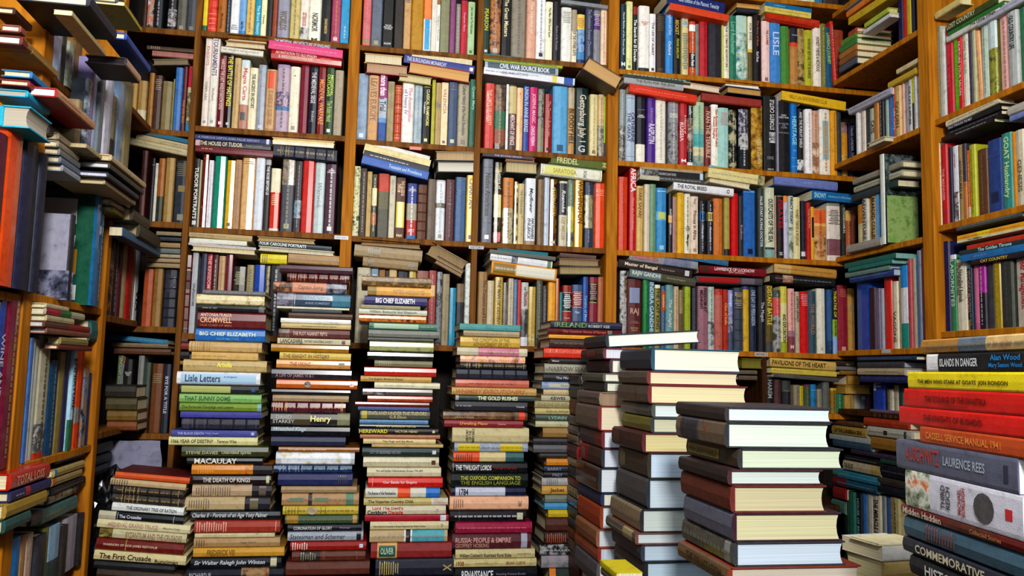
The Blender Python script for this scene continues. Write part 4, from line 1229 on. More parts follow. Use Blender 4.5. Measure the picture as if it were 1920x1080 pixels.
tower(1360, 800, 1.19, 0, '''
1358|1561|762|322a2c|||side:3a3438 pg:d8ecf8
1357|1558|791|6c5c4c|2c2c34|~|x b:.1-.5/4c4c54 pg:dcecdc side:2e3238 t:.12-.48 tt:.55-.72/a54/.4/.1/x/CRIB
1382|1582|840|5c5c54|34342c|~|q:.05-.68/.5/a89c2c side:343438 pg:d4e0c8 b:.78-1/4c402c tt:.08-.64/333/.35/0/d/THE_GREAT_FAMILY
1363|1543|880|2a2424|||side:4c2c30 pg:d0dcd8
1368|1550|910|602c20|||side:6c2c28 pg:ccc4a0
1371|1578|962|5c6070|777888|~|t:.2-.85 c:.2 side:3c2030 pg:d4d0a8
1373|1585|1017|34383c|8a8c7c|~|m:2c3034,4c5048,34343c side:383c40 pg:ccdcec b:.85-.95/888
1363|1615|1064|6c543c|2c2018|THE DEVASTATION|t:.2-.9 c:.5 side:8a3828 pg:ccc4b4
end|1100''', 'tall stack of library hardbacks', mode='head', W=.18, length=.2)
d_ = ray(907, 695); U_ = Vector((-d_.x, -d_.y, 0)).normalized()
yaw_ = math.degrees(math.atan2(U_.y, U_.x))
tower(1800, 850, .79, yaw_, '''
1726|2010|632|64707c|887|~|b:.0-.3/a07434 b:.5-1/d8c084,b89468 side:5c6470
1737|2010|662|14181e|d8dce0|ISLANDS IN DANGER|t:.12-.42 c:.45 b:.0-.1/dcdcdc tt:.5-.72/2088c8/.3/.22/d/Alan_Wood tt:.5-.72/2088c8/.3/-.2/d/Mary_Seaton_Wood s
1702|1975|697|e0cc14|3c3408|THE MEN WHO STARE AT GOATS  JON RONSON|t:.06-.78 c:.3 cx:-.1 s
1695|1980|732|cc1810|6a0c08|THE SCOURGE OF THE SWASTIKA|t:.18-.62 c:.32 tt:.2-.62/901008/.16/-.3/d/Lord_Russell_of_Liverpool s
1686|1985|771|d01810|6a0c08|THE KNIGHTS OF BUSHIDO|t:.2-.6 c:.34 tt:.22-.64/901008/.16/-.32/d/Lord_Russell_of_Liverpool s
1725|1960|808|b84c1c|e09040|CASSELL SERVICE MANUAL 1941|t:.06-.7 c:.42 s
1681|1907|842|5c6074|b03c3c|AUSCHWITZ|t:.1-.42 c:.5 cx:.08 tt:.45-.78/aab4c0/.3/.04/d/LAURENCE_REES q:.91-.94/.5/34384c s pg:e8f0f4
1698|1917|903|ccccd8|44484c|THIRD\\REICH|x c:.62 t:.32-.48 b:.0-.25/d87840,e4e8dc,98a890,443838 tt:.5-.58/a03030/.7/0/x/MICHAEL\\BURLEIGH ov:.64-.8/.72/3c4044,5c5c60 q:.88-.93/.25/c83038 s pg:f4f0dc
1690|1960|979|60181a|c8b8a8|Midden Hadden|t:.02-.34 c:.7 b:.4-.7/3a2820,6c3428 tt:.4-.9/a87850/.4/0/d/Collected_Stories g
1695|1960|1000|3e5c6c|7a4c50|~|x t:.2-.45
1693|1970|1046|262a38|c8c0a4|COMMEMORATIVE|t:.08-.66 c:.55
1706|1970|1078|181a22|ccc|HISTORY|t:.1-.5 c:.5
end|1120''', 'paperback stack', W=.13)
tower(1680, 1050, 1.3, 8, '''
1648|1735|1018|e8dfb4|||s W:.07
1655|1740|1023|d8d8d0|||s W:.1
1660|1735|1052|c8b070|||P pg:ece0b0 W:.1
end|1100''', 'low stack beside the paperback stack', W=.14)
tower(1152, 1060, 1.42, 0, '''
1155|1205|1074|c4bc10|||side:c8b810 s H:.1
1156|1200|1088|58584c|||H:.1
end|1104''', 'low stack by the yellow book', mode='head', W=.1, length=.14)
def szp(plane, px, py, out): return plane.shifted(out).uz(px, py)[1]
def R(px, py, x0, data, place, out=-.012, W=.13): row(RIGHT, szp(RIGHT, px, py, out), x0, data, place, out=out, W=W)
def Lr(px, py, x0, data, place, out=-.012, W=.13): row(LEFT, szp(LEFT, px, py, out), x0, data, place, out=out, W=W)
# right wall, first section
R(1690, 75, 1680, '''
1683|-
1692|-20|14184c||||
1701|-20|c01c20||||
1710|-20|b8a024||||
1716|-20|2c3040||||
''', 'side shelf by the corner', out=-.03)
pile(RIGHT, '''
1590|1604|55|67|a8402c|||pg:f0e0b8 W:.13
1576|1604|67|79|5c8c30|||pg:f0e8c0 W:.13
1574|1604|79|91|3c7c40|||pg:f0e8c0 W:.13
1573|1604|91|103|a86c30|||pg:f0e8c0 W:.13
1573|1604|103|115|885a30|||pg:f0e8c0 W:.13
1573|1604|115|128|4c5468|||pg:f0e8c0 W:.13
1590|1668|8|22|c8a81c|||pg:ccc4a8 W:.04 tilt:2 s
1586|1655|-4|8|d87c28|||W:.05
1582|1650|-16|-6|a8b8c8|||W:.05
1620|1664|28|38|a8b83c|||W:.04 pg:dcd098
1618|1668|40|48|c8ccd0|||W:.04
1680|1722|118|128|c8b890|||pg:dccfa0 W:.05
1664|1716|140|152|b89828|||W:.03
1590|1670|182|196|a8a8b8|667|~|W:.09 tilt:1
1626|1658|262|271|c4bc9c|||P pg:d8d0b4 W:.14 dy:.03
1598|1690|318|330|8a8878|||W:.08
1600|1690|334|346|a8a890|667|~|W:.08
1596|1680|350|364|2c3c40|||W:.08
1586|1650|452|468|98948c|||pg:e0d8c0 W:.13 dy:.02
1583|1679|484|494|14645c|||pg:88b4ac W:.09 dy:.02 s
1590|1672|494|502|187068|||pg:88b4ac W:.09 dy:.02 s
1584|1667|503|514|688880|9ab|~|pg:b8c4c8 W:.08 dy:.015
1592|1672|510|524|1c3c80|68a|~|m:1c3470,2c5498 pg:b8c4c8 W:.08 dy:.01
1607|1716|668|676|203858|68a|~|dy:.02
1607|1692|678|690|3a3c44|556||pg:a8acb4 dy:.02
1607|1695|690|704|a89c80|665|~|t:.2-.9 c:.4 dy:.02 pg:c8c8c8
1612|1699|705|718|18245c|556|~|t:.1-.9 c:.3 dy:.02
1631|1690|769|776|6c5870||||
1631|1690|776|785|3c3c48|||r
1619|1702|785|802|a03818||||
1625|1708|803|822|a8a498|665|~|c:.3 q:.4-.48/.4/222 q:.85-.9/.7/345
1632|1690|822|846|8a6428||||
1562|1617|790|799|5c3c24||||
1559|1623|800|818|9c8040|332c14|OF THE CARIBBEAN SEAS|t:.1-.9 c:.4
1555|1631|818|828|98a0a0|||s
1561|1632|828|842|344c5c||||
1595|1684|849|858|3c2c40||||
1582|1648|858|868|18181e|998|~|c:.4
1580|1650|868|888|a89c80|554|THE VELVET|t:.05-.3 c:.45 b:.75-1/a8945c
1650|1712|864|874|28483c||||
1650|1712|875|900|14141c|667|~|c:.3
1645|1712|900|915|3c342c||||
1645|1712|915|930|1a1c28||||
1568|1648|888|904|2c7488|8bc|~|c:.3
1566|1643|904|918|1c4c60|79a|~|c:.5
1561|1589|884|893|487868||||
1561|1586|895|912|6c1420||||
1561|1584|914|936|7c1c1c||||
1558|1582|938|962|44685c||||
''', 'lying on the side shelves', out=.0, W=.1)
R(1660, 205, 1608, '''
1612|202|c8c8c8||||
1620|206|c8b8a0|998|||
1626|206|333c40||||
1634|204|c0bca8|332|CATS|t:.3-.6 c:.5
1642|186|b07428|987|~|
1648|184|161618|ccd|~|
1655|184|98b0a0|ccd|~|
1668|178|1c7cc8|c64|~|
1676|166|c86048|ecc|LIFE CATS|t:.3-.9 c:.6
1684|162|c8a468|653|GOLDEN|t:.3-.8 c:.6
1688|156|c8a090||||
1696|148|9a9aa0||||
1702|146|c4c4c0|222|THE CAT SUPPLIER|t:.1-.9 c:.6
1708|140|88882c|222||b:.0-.5/b8b828 b:.5-1/333
1716|128|c8c8c4|334|~|
1720|118|d0ccc4||||
''', 'side shelf by the corner') if 0 else None
R(1620, 287, 1606, '''
1611|205|d0d0d0||||
1620|206|d8c8b8|998|~|
1629|204|343c40||||
1641|203|c4c0a8|332|CATS|t:.3-.6 c:.5
1649|186|b07428|987|~|
1657|184|161618|ccd|~|
1663|184|98b0a0|ccd|~|
1674|178|1c7cc8|c64|~|
1680|166|c86048|ecc|LIFE CATS|t:.3-.9 c:.6
1690|162|c8a468|653|GOLDEN|t:.3-.8 c:.6
1694|156|c8a090||||
1703|148|9a9aa0||||
1709|146|c4c4c0|222|THE CAT SUPPLIER|t:.1-.9 c:.6
1714|140|88882c|222||b:.0-.5/b8b828 b:.5-1/333
1720|128|c8c8c4|334|~|
1727|118|d0ccc4||||
''', 'second side shelf by the corner')
R(1670, 460, 1607, '''
1618|384|c4b888||||b:.0-.4/b87c20
1629|368|b8b4a4|445|ADVENTURE|t:.05-.8 c:.5
1634|366|a88c40||||
1644|358|c0a478|1c1814|BEARDED COLLIES|t:.12-.85 c:.65
1651|352|68a8d8||||s
1658|350|1c1c24||||
1664|346|403c44|99a|~|
1668|337|b43c18||||b:.15-.4/58646c
1676|291|c8ccc4||||side:14181a cp:.04-1/.0-.46/101416,2c3c34,6c7478 cp:.06-.72/.46-.98/6c8c48,98b070,7ca058 W:.15 dy:.03
''', 'third side shelf by the corner')
R(1660, 655, 1606, '''
1631|526|1c4498|2c64b4||W:.13 side:2c54a4 g
1643|540|341828||||
1650|541|686078|99a|~|
1659|541|b8bccc||||g
1673|521|c42418||||g
1684|528|c8c0a4|554|VAGONS|t:.4-.95 c:.5
1689|516|988c78||||
1704|498|d4d4d8||||b:.0-.27/1c88cc b:.7-1/0c8878 g
1711|486|a84850||||
1718|484|b0a488||||
1724|480|4c98c0||||
1731|470|6c7890|556|~|
1737|466|8c4c3c||||
''', 'fourth side shelf by the corner')
R(1650, 772, 1636, '''
1659|712|1c3c98|b8c0e0|F|x t:.1-.35 c:.6
1664|728|1c1c20||||
1673|730|b0a894|665|~|
1681|722|a09884||||
1690|716|28403c||||
''', 'fifth side shelf by the corner')
R(1625, 1060, 1583, '''
1592|922|14281f||||
1604|922|1c5c50|386|~|
1614|922|14141c|98b4b8|HOUSE OF BREEDING|t:.1-.85 c:.4
1616|-
1626|924|3468a0||||
1637|925|a8a498||||
1653|928|b4ac94|222|THE MIRACLE FINDERS|t:.06-.75 c:.5
1660|930|787c80||||
1669|932|345c90||||
1676|932|b8985c|443|~|
1690|934|a09468|443|~|
''', 'sixth side shelf by the corner')
# right wall, near section
R(1830, 195, 1755, '''
1758|-
1765|50|80806c|ccc|~|side:b8b8a8
1777|56|d8e0dc||||
1790|48|b4142c|e05060|THE SENSUAL SCIENCE|t:.1-.7 c:.4
1801|46|5c9c10|a8d840|~|
1808|44|c01c20|ecc|NURTURE YOUR SALON|t:.1-.95 c:.6
1820|44|d8d4c4|998|WHO WERE THE CELTS|t:.05-.6 c:.4
1826|46|3c3444|889|~|
1832|44|a8a884||||
1842|42|d8a070|976|~|lean:-3
1856|36|b8c4b4|7a9|~|
1872|34|7a7c34|aa8||b:.0-.4/b8c8c8 m:5c5c20,98983c,3c3c20
1893|30|dcaaa0|a88|~|
1912|22|a8aca8|343c48|OLD COUNTRY LIFE|t:.06-.5 c:.5
1922|14|2c6c48||||
1940|10|b8b478||||
''', 'near side shelf, highest row')
pile(RIGHT, '''
1773|1868|18|34|3c4c20|c8c8a8|LOST COUNTRY|t:.02-.6 c:.6
1775|1880|30|44|2c6c2c|||W:.05
1773|1875|38|52|c8c8c0|443|The Living Village|t:.45-.95 c:.5 W:.06
1830|1950|2|18|a8acb8|98a|~|W:.08
1752|1800|8|22|c8b878|||pg:e8dca8 W:.04
1772|1873|203|216|c8c0a4|887|~|W:.05 tilt:-2
1775|1875|216|226|14141a|bbc|BULLS THROUGH THE MIST|t:.03-.5 c:.5 W:.06
1776|1878|227|234|14141c|99a|~|W:.06 s
1764|1862|238|248|181418|ccb|~|W:.07 t:.3-.9 c:.4
1888|1960|186|204|a8a498||||
1892|1960|204|216|6c7cb0|||W:.08
1792|1915|408|420|4c5450|889|~|W:.06
1794|1925|428|439|d89c1c|c85c1c|~|b:.3-.5/dcc418 s
1794|1925|437|443|c8c4a4|332|THE LUMBERMAN|t:.05-.5 c:.5 s
1812|1935|448|458|b03418|||s W:.05
1798|1925|458|468|1c343c|b8dce0|The Golden Throne|t:.3-.8 c:.7 s
1800|1935|466|480|1c6ca4|98b|~|s t:.2-.4
1820|1935|478|488|241c24|d8bc50|CAT COUNTRY|t:.1-.7 c:.6 s
''', 'lying on the near side shelves', W=.09)
R(1830, 408, 1757, '''
1759|-
1767|270|c4b494|2c2418|CATFISH ANGLING BOOK|t:.05-.8 c:.5
1779|272|b41820|e8a0a0|THE MANAGER|t:.3-.7 c:.4 b:.8-1/a81828
1785|276|1c2438||||
1796|274|d0d0dc|a83848|~|b:.6-1/b0a8b0,3c3030,d8d8e0 t:.1-.3
1806|272|a0885c|443|ADVENTURES IN|t:.2-.7 c:.5
1813|270|3a3440||||b:.5-1/b46c30
1820|282|cc6418|ecb|~|b:.82-.97/d8ccb0
1832|272|a8a824|7a7420|~|
1852|280|5a3820|8a6844|~|b:.0-.0/5a3820
1880|262|24407c|445c94|THE DECEIVED|x t:.1-.35 c:.8 q:.72-.86/.5/14244c
1900|250|30847c|c8dca0|GOAT Husbandry|t:.05-.85 c:.6
1908|248|dc8c14||||
1924|244|c0b8a0|6c6450|GENESIS|t:.3-.9 c:.5
1945|236|8a9c60||||
''', 'near side shelf, middle row')
R(1840, 618, 1762, '''
1766|-
1780|453|14144c|447||side:1c1c4c
1791|478|2c7c50|b8d8c0|LABORNITES|t:.05-.7 c:.6 b:.0-.06/ccd
1812|486|d0ccb8|5c5848|The Naturalized Animals|t:.04-.6 c:.4 tt:.04-.5/776/.3/-.25/d/of_the_British_Isles
1821|488|342c34|c87|WORKS MONKS|t:.15-.75 c:.6 b:.85-1/c8a418 b:.0-.12/8a98b8
1827|490|1c2c3c|acc|~|c:.6
1837|492|c86c90|a46||b:.9-1/b85c80
1851|494|1c1424|ccc|~|b:.0-.45/9c1c8c
1865|490|3c3c44||||
1880|488|988010|c8b840|~|g
1903|484|343830|556|~|
1935|478|b8b0a0|a8303c|Deer Management|t:.02-.75 c:.5
''', 'near side shelf, lowest row')
# ---- back wall, narrow bay beside the left wall
row(BACK, sz(BACK,320,57), 265, '''
273||3c1c14||||
286||8a7868|ccc|~|m:4c3830,b8a898,c85c30,ddd
304||141824|ccc|~|
312|-
329||1c1c20|ccc|~|b:.55-.92/c8b8b8,333,ddd
348||605f54||||logo:a98
367||4c5058||||logo:887
''', 'corner shelf, highest row')
row(BACK, sz(BACK,310,245), 240, '''
252|155|a8843c||||
270|150|a48448||||b:.6-1/c8c0a0
273|-
283|136|986828||||
299|141|4a3024|a98|~|x
319|153|84764c||||
322|148|847c44||||
337|127|3a72b4||||
345|125|5c1420|c88428|WAR AND MAN|t:.4-.98 c:.5
362|124|c4b890|443|~|b:.0-.32/b8203c b:.4-.86/c8bc90,5c5a40,c8bc90 b:.86-1/2c88b8
''', 'corner shelf, upper row')
row(BACK, sz(BACK,310,417), 258, '''
270|283|4c1c18|ccc||
278|-
284|297|14141c|ccc|STREETS|x t:.02-.2 c:.8
290|306|c8c4b8||||
303|297|9c5c18|||b:.6-1/2c3020
321|296|a08044|776||
352|301|1e2536|887848|~|x t:.05-.28 logo:887 q:.4-.5/.5/887848
''', 'corner shelf, second row')
row(BACK, sz(BACK,300,613), 262, '''
282|504|a04818||||
300|504|8a6428||||
327|505|1c2030|445|~|x t:.1-.4 r
''', 'corner shelf, third row')
row(BACK, sz(BACK,280,812), 192, '''
205|-
210|668|7c4828|99a|~|b:.1-.8/686c80 lean:6
223|664|465c34|a8b088|ENGLISH SOCIETY|t:.05-.5 c:.5 fr:aa9
240|674|1c1c18|ccc|THE LATER\\MIDDLE\\AGES|x t:.1-.3 c:.8
250|-
262|667|7c7c78||||
276|680|38483c|||b:.6-1/4c2c1c
299|682|6c3c10|986|~|x t:.15-.3
314|683|1c2438|ccd|BYE FOR A TITLE|t:.1-.8 c:.4
318|-
333|692|20141c|8a5848|~|t:.2-.5 logo:a22
''', 'corner shelf, fourth row')
pile(BACK, '''
275|371|88|96|4c3828|987|~|x
285|371|97|108|a46c60||||
286|354|110|122|6c6454|||P tilt:-6 pg:8c7c60
257|361|252|260|1c6480|||P tilt:9 pg:2c7490 s
254|358|260|271|b4a47c|443|~|tilt:9 t:.5-.95 c:.3
240|354|268|282|b8ac88|665|~|tilt:9 t:.1-.9 c:.25
293|340|434|442|8a7c64||||
290|340|444|452|28303c||||
275|338|454|464|987c50||||
275|338|465|475|68706c||||
275|338|476|483|a4947c||||
275|338|484|492|988464||||
275|338|493|502|94805c||||
204|315|632|642|206c8c|5ac|~|tilt:4 s
209|315|643|652|7c6850||||
213|320|653|665|5c3418||||
197|254|722|746|2a241c|||dy:.1
198|256|746|770|4c4424|||dy:.1
200|256|770|790|74581c|||dy:.1
200|256|790|808|7c4418|||dy:.1
335|352|633|642|5c4044||||
334|355|642|656|7c2018|c88|~|x
332|354|658|674|14141a|ccc|~|x
330|350|676|684|8a6828||||
''', 'lying in the corner shelves', W=.12)
# ---- left wall
Lr(235, 599, 192, '''
200|470|5a2c18||||b:.6-1/8a3c14
209|450|16161e|c84|~|m:14141c,2c2424,8a6030
218|440|1c2030|ccc|~|b:.5-1/1c1c24
225|444|581c28||||
235|452|b8ac80||||
245|450|a81818|d86|~|
251|452|a8a494|332|~|
258|454|c4c8c8|222|VIA|t:.5-.98 c:.6
''', 'left wall shelf by the corner')
Lr(190, 302, 146, '''
154|190|988460||||
163|150|5c6c70|ccd|~|m:34404c,8898a4,c8d0d8
170|110|8880b0||||
178|112|a8b4d8||||g
184|110|68747c||||g
190|120|887c74||||
204|148|c8ccdc||||g
215|182|8a8468|332|~|b:.6-1/28282c
228|158|7890ac||||g
240|156|887c54||||
''', 'left wall shelf, bright jackets', out=.03, W=.16)
Lr(105, 145, 98, '''
114|27|b8ccec||||b:.0-.1/4c7484 g
122|60|3c3c34||||
134|82|6c746c|ccb|~|m:545c5c,a8b0a0
150|80|8a6c34||||
160|108|7c78a8||||
170|110|98a8c8||||
''', 'left wall shelf, upper row', out=.0, W=.12)
Lr(90, 555, -30, '''
-22|245|c8b068||||
-2|252|5a1830||||
28|248|d84c10|||side:b83c08 g W:.18
50|270|1c2240|||W:.17
58|280|23262c|||W:.17
72|290|1c2238|||W:.17
126|-
134|404|24242c|||side:9898ac W:.12 cp:.0-1/.66-1/20242c,50546c,8c90a8
168|-
181|362|1c6ca0|||side:1e5c48 g W:.15 cp:.28-.96/.08-.5/dfe3e6 cp:.24-.36/.52-.74/c08c28 cp:.22-.36/.83-.96/d8dcdc cp:.28-.38/.3-.4/707c50
190|372|145c84|ccc|~|side:145c84 g
''', 'left wall shelf, tall jackets', out=.02, W=.15)
Lr(100, 853, -60, '''
-40|560|38686c||||g
-22|566|24502c|b8c860|~|g
-8|562|1c3c8c|c8ccd8|WINE AND BREWER|t:.2-.9 c:.5 g
14|564|701834|c0a060|~|W:.2 g
20|-
39|632|e0980c||||g W:.16
45|634|3c68a8||||
58|636|c0ccd4||||g
64|638|a8ac9c||||
86|630|b8b49c|665|~|b:.72-.95/888,444,ccc b:.95-1/b83c18
104|676|14486c|a8c8d4|~|c:.3
116|660|8a7840|a86||
125|656|2c2c58||||
133|654|a8d0e4|234|ENNIATURE|t:.1-.6 c:.6 b:.7-1/286848
138|690|a83020||||
150|650|cc4c18|743|~|b:.6-.75/888
160|690|4c4034|998|~|m:3c2c24,7c8898,a87840
167|700|2c3c68||||
''', 'left wall shelf, coloured row', out=.0, W=.13)
Lr(60, 1120, -10, '''
8|1000|1c2838||||
30|1008|1c7cc0|ccc||W:.14
40|1002|a07c50||||
54|1000|b8a090||||
62|1005|c8c8b8||||
80|1002|34343c||||
90|990|74742c||||
114|985|8cb0cc|||b:.6-1/3c4c4c
122|984|2c2420||||
146|968|9a94a4||||
152|962|201c20||||
''', 'left wall shelf, lowest row', out=.0, W=.13)
pile(LEFT, '''
107|181|196|214|c09068|8a5050|~|side:a01010 pg:f0ece4 W:.05 t:.1-.6 c:.4 dy:.07
60|100|150|164|247cb4|||W:.05 dy:.03
55|98|168|180|8c1c28|||W:.05 dy:.03
52|96|186|200|14a0c0|||W:.06 dy:.03 pg:b8b4a8
28|62|30|44|3c2018||||
48|100|96|112|a08040|||W:.1 dy:.02
60|112|110|124|b0924c|||W:.1 dy:.02
40|50|52|66|8c5040|||pg:f4e8d8 W:.08 dy:.03
43|53|72|90|6c2c24|||pg:f4f0e8 W:.08 dy:.03
133|202|58|68|b4a470|||W:.03 dy:.1 s
168|222|20|46|1c2230|||pg:e8dcc0 W:.12 dy:.12
222|262|10|34|404448|||pg:e8dcc0 W:.12 dy:.12
232|268|28|36|b09c18|||W:.1 dy:.13 s
236|285|92|106|1848a0|||W:.04 dy:.13
238|266|124|140|c8a484|||W:.08 dy:.12 side:2c2024 pg:2c2024
92|145|250|270|544c4c|||W:.12 dy:.02
97|150|215|230|5c1c14|||W:.12 dy:.02
55|97|214|256|b8b0a0|||P side:18a8c8 pg:b8b0a0 W:.05 dy:.05
110|150|262|276|a8987c|||W:.1 dy:.03
110|150|277|290|98907c|||W:.1 dy:.03
112|152|291|304|787c7c|||W:.1 dy:.03
114|152|305|318|6c7888|||W:.1 dy:.03
118|152|319|332|98a0ac|||W:.1 dy:.03
160|250|303|311|a89868|||side:98906c pg:c8b890 W:.08 dy:.06 s
208|276|316|328|c0ac84|||pg:d8c8a0 W:.15 dy:.08
205|272|330|341|383830|||pg:e8e8ec W:.15 dy:.08
202|262|344|354|1c2238|||pg:dcdcf0 W:.15 dy:.08
196|256|356|366|b09c74|||pg:d8c8a0 W:.1 dy:.07
212|245|370|382|7c6c58|||W:.08 dy:.04
208|242|384|394|988c7c|||W:.08 dy:.04
212|240|396|406|8a7c20|||W:.08 dy:.04
250|282|400|424|38301c|||pg:b8a078 W:.08 dy:.06
262|302|430|456|34301c|||pg:b8a078 W:.08 dy:.06
229|302|446|462|3c688c|24587c|~|W:.03 dy:.05 t:.6-.9 c:.4 s
87|130|572|581|b8b08c|||pg:d8d4b0 W:.09 dy:.03
87|160|582|596|a8a488|||pg:d8d4b8 W:.1 dy:.03 b:.0-.35/a01c38 b:.35-.62/246c34
88|140|594|606|b0a880|||pg:d4d0b4 W:.12 dy:.03
84|170|607|619|5c3428|||pg:c8ccc8 W:.12 dy:.03 b:.5-1/8a1c18
88|172|619|630|7c4c3c|||pg:b8bcc4 W:.13 dy:.03
115|166|634|648|8a7c44|||pg:c8c4a0 W:.03 dy:.03
110|173|648|657|6c2824|||W:.03 dy:.03
172|184|600|640|2c6c6c||||
106|159|853|863|16161a|889|~|pg:c8c8c8
23|94|878|908|b02818|d8b098|TOTAL LOSS|t:.12-.82 c:.55 dy:.03 g
22|96|910|928|2c2c5c|b8b8c8|~|dy:.03 b:.35-.46/a83038 t:.1-.3
14|88|932|958|a08434|||dy:.03
12|58|966|990|2c5450|||dy:.03
60|80|960|985|2a2428|||dy:.02
104|159|872|886|b09c60|665|~|b:.0-.08/2c84b8 c:.3
100|154|889|903|a08c5c|665|~|b:.0-.12/b86c1c c:.3
99|160|904|918|262428|998|~|c:.3
90|147|922|936|38302c|||b:.05-.9/988c6c,3c2820
81|145|942|970|4c6c68|98905c|~|t:.1-.5 c:.4
176|212|832|850|24281c|||W:.02
176|210|852|870|20201e|||W:.02
176|204|872|890|262c2c|||W:.02
''', 'lying on the left wall shelves', W=.1)
# ------------------------------------------------------------------ emit the books
OFFSHELF = {}
CAMF = lambda p: project(p)
def colour_of(o):
    if o.get('mot'): return cname(o['mot'][len(o['mot'])//2])
    return cname(o['bg'])
def describe(b):
    o = b['o']; c = colour_of(o); t = o.get('title', '').replace('\\b', ' ').replace('\\', ' ').replace('_', ' ').strip()
    kind = 'paperback' if o.get('soft') else 'hardback'
    extra = ''
    if o.get('mot'): extra = 'picture-jacketed '
    elif o.get('gloss'): extra = 'glossy '
    if not t or t.startswith('~'):
        tt = [q for q in o['titles'] if not q[0].startswith('~')]
        t = tt[0][0].replace('\n', ' ') if tt else ''
    return c, kind, extra, t

GW, GH = 320, 180
ZB = [1e9]*(GW*GH); ID = [-1]*(GW*GH)
RAYS = [[ray((x+.5)*1920/GW, (y+.5)*1080/GH) for x in range(GW)] for y in range(GH)]
for bi, b in enumerate(BOOKS):
    M = b['mat']; T, H, W = b['T']/2, b['H'], b['W']
    for f in (((-T,0,0),(T,0,0),(T,0,H),(-T,0,H)), ((-T,W,0),(T,W,0),(T,W,H),(-T,W,H)), ((-T,0,0),(T,0,0),(T,W,0),(-T,W,0)), ((-T,0,H),(T,0,H),(T,W,H),(-T,W,H)), ((-T,0,0),(-T,W,0),(-T,W,H),(-T,0,H)), ((T,0,0),(T,W,0),(T,W,H),(T,0,H))):
        q = [M @ Vector(v) for v in f]
        if any(v.y < .2 for v in q): continue
        p = [project(v) for v in q]; p = [(x*GW/1920, y*GH/1080) for x, y, _ in p]
        n = (q[1]-q[0]).cross(q[3]-q[0]); k = (q[0]-CAM).dot(n)
        ar = sum(p[i][0]*p[(i+1) % 4][1]-p[(i+1) % 4][0]*p[i][1] for i in range(4))
        sg = 1 if ar > 0 else -1
        for y in range(max(0, int(min(v[1] for v in p)-.5)), min(GH-1, int(max(v[1] for v in p)+.5))+1):
            for x in range(max(0, int(min(v[0] for v in p)-.5)), min(GW-1, int(max(v[0] for v in p)+.5))+1):
                cx_, cy_ = x+.5, y+.5; ok = True
                for i in range(4):
                    x0, y0 = p[i]; x1, y1 = p[(i+1) % 4]
                    if sg*((x1-x0)*(cy_-y0)-(y1-y0)*(cx_-x0)) < 0: ok = False; break
                if not ok: continue
                dn = RAYS[y][x].dot(n)
                if abs(dn) < 1e-9: continue
                t = k/dn
                if 0 < t < ZB[y*GW+x]: ZB[y*GW+x] = t; ID[y*GW+x] = bi
cnt = {}
for y in range(GH):
    for x in range(GW):
        i = ID[y*GW+x]
        if i >= 0: c = cnt.setdefault(i, [0, 0, 0]); c[0] += 1; c[1] += x; c[2] += y
for bi, b in enumerate(BOOKS):
    c = cnt.get(bi, [0, 0, 0]); b['see'] = c[0]+b['area']*1e-6
    if c[0]: b['c'] = (c[1]/c[0]*6, c[2]/c[0]*6)
BOOKS.sort(key=lambda b: -b['see'])
vis = [b for b in BOOKS if b['area'] > 1]
LIMIT = 320
solo, rest = vis[:LIMIT], vis[LIMIT:]
used = {}
NAMES = set("""gandhi rasputin cromwell starkey elizabeth henry warwick charles ralegh winton cobbett cobbett's davies macaulay richard james hereward ivan catherine lawrence hingley flynn calvin trench mary
diane gordon washington rochester karl becket harold theresa albert normor ackroyd pepys george harriet mata clive tutankhamun toussaint freidel ronson lisle bruce anselm pearson oxford cassell cockburn josephs
browning krasilni bach frederick bottomly barry frey midden snowy hull fortunes one's paul william wisdom young brian memoir marmi laurence lydrin kewes annete jack joe virtue anne longmore roger fulford zero frank kington kennedy hull oliver barbara bennett conquest milton giles antonia fraser david fabled miller starkey franck scorza alan wood mango victor""".split())
def lettered(b):
    t = describe(b)[3]
    w = [x.strip('.,&-').lower() for x in t.split()]
    if len(t) < 4 or not w or any(x in NAMES for x in w): return ''
    return ' '.join(t.split()[:4])
BYP = {}
for b in BOOKS: BYP.setdefault(b['place'], []).append(b)
for p, l in BYP.items():
    l.sort(key=lambda b: b['c'][1] if 'stack' in p else b['c'][0])
def label_for(b):
    c, k, e, _ = describe(b); t = lettered(b); p = b['place']
    if o_face(b): e = ''; k += ' with its page edges out'
    if t:
        if len(t.split()) == 4 or 1:
            if 'lying' in p: return f"{e}{c} {k} lettered {t}, {p}"
            return f"{e}{c} {k} lettered {t}, {'in' if 'stack' in p else 'standing on'} the {p}"
    if 'lying' in p:
        best = sorted((math.hypot(q['c'][0]-b['c'][0], (q['c'][1]-b['c'][1])*1.5), id(q), q) for q in vis if q is not b and lettered(q))[0][2]
        dx, dy = b['c'][0]-best['c'][0], b['c'][1]-best['c'][1]
        rel = ('above' if dy < 0 else 'below') if abs(dy)*1.5 > abs(dx)*.5 else 'beside'
        return f"{e}{c} {k} lying {rel} {lettered(best)}"
    l = BYP[p]; i = l.index(b)
    a = next((lettered(q) for q in reversed(l[:i]) if lettered(q)), ''); z = next((lettered(q) for q in l[i+1:] if lettered(q)), '')
    sh = lambda s: ' '.join(s.split()[:3])
    if 'stack' in p:
        if a and z: return f"{e}{c} {k} in the stack between {sh(a)} and {sh(z)}"
        if a: return f"{e}{c} {k} below {sh(a)} in the {p}"
        if z: return f"{e}{c} {k} above {sh(z)} in the {p}"
        return f"{e}{c} {k} in the {p}"
    if a and z: return f"{e}{c} {k} standing between {sh(a)} and {sh(z)}"
    if a or z: return f"{e}{c} {k} standing past {sh(a or z)} on the {p}"
    return f"{e}{c} {k} standing on the {p}"
def o_face(b): return b['o'].get('face') == 'p'
ORD = ['first', 'second', 'third', 'fourth', 'fifth', 'sixth', 'seventh', 'eighth', 'ninth', 'tenth']
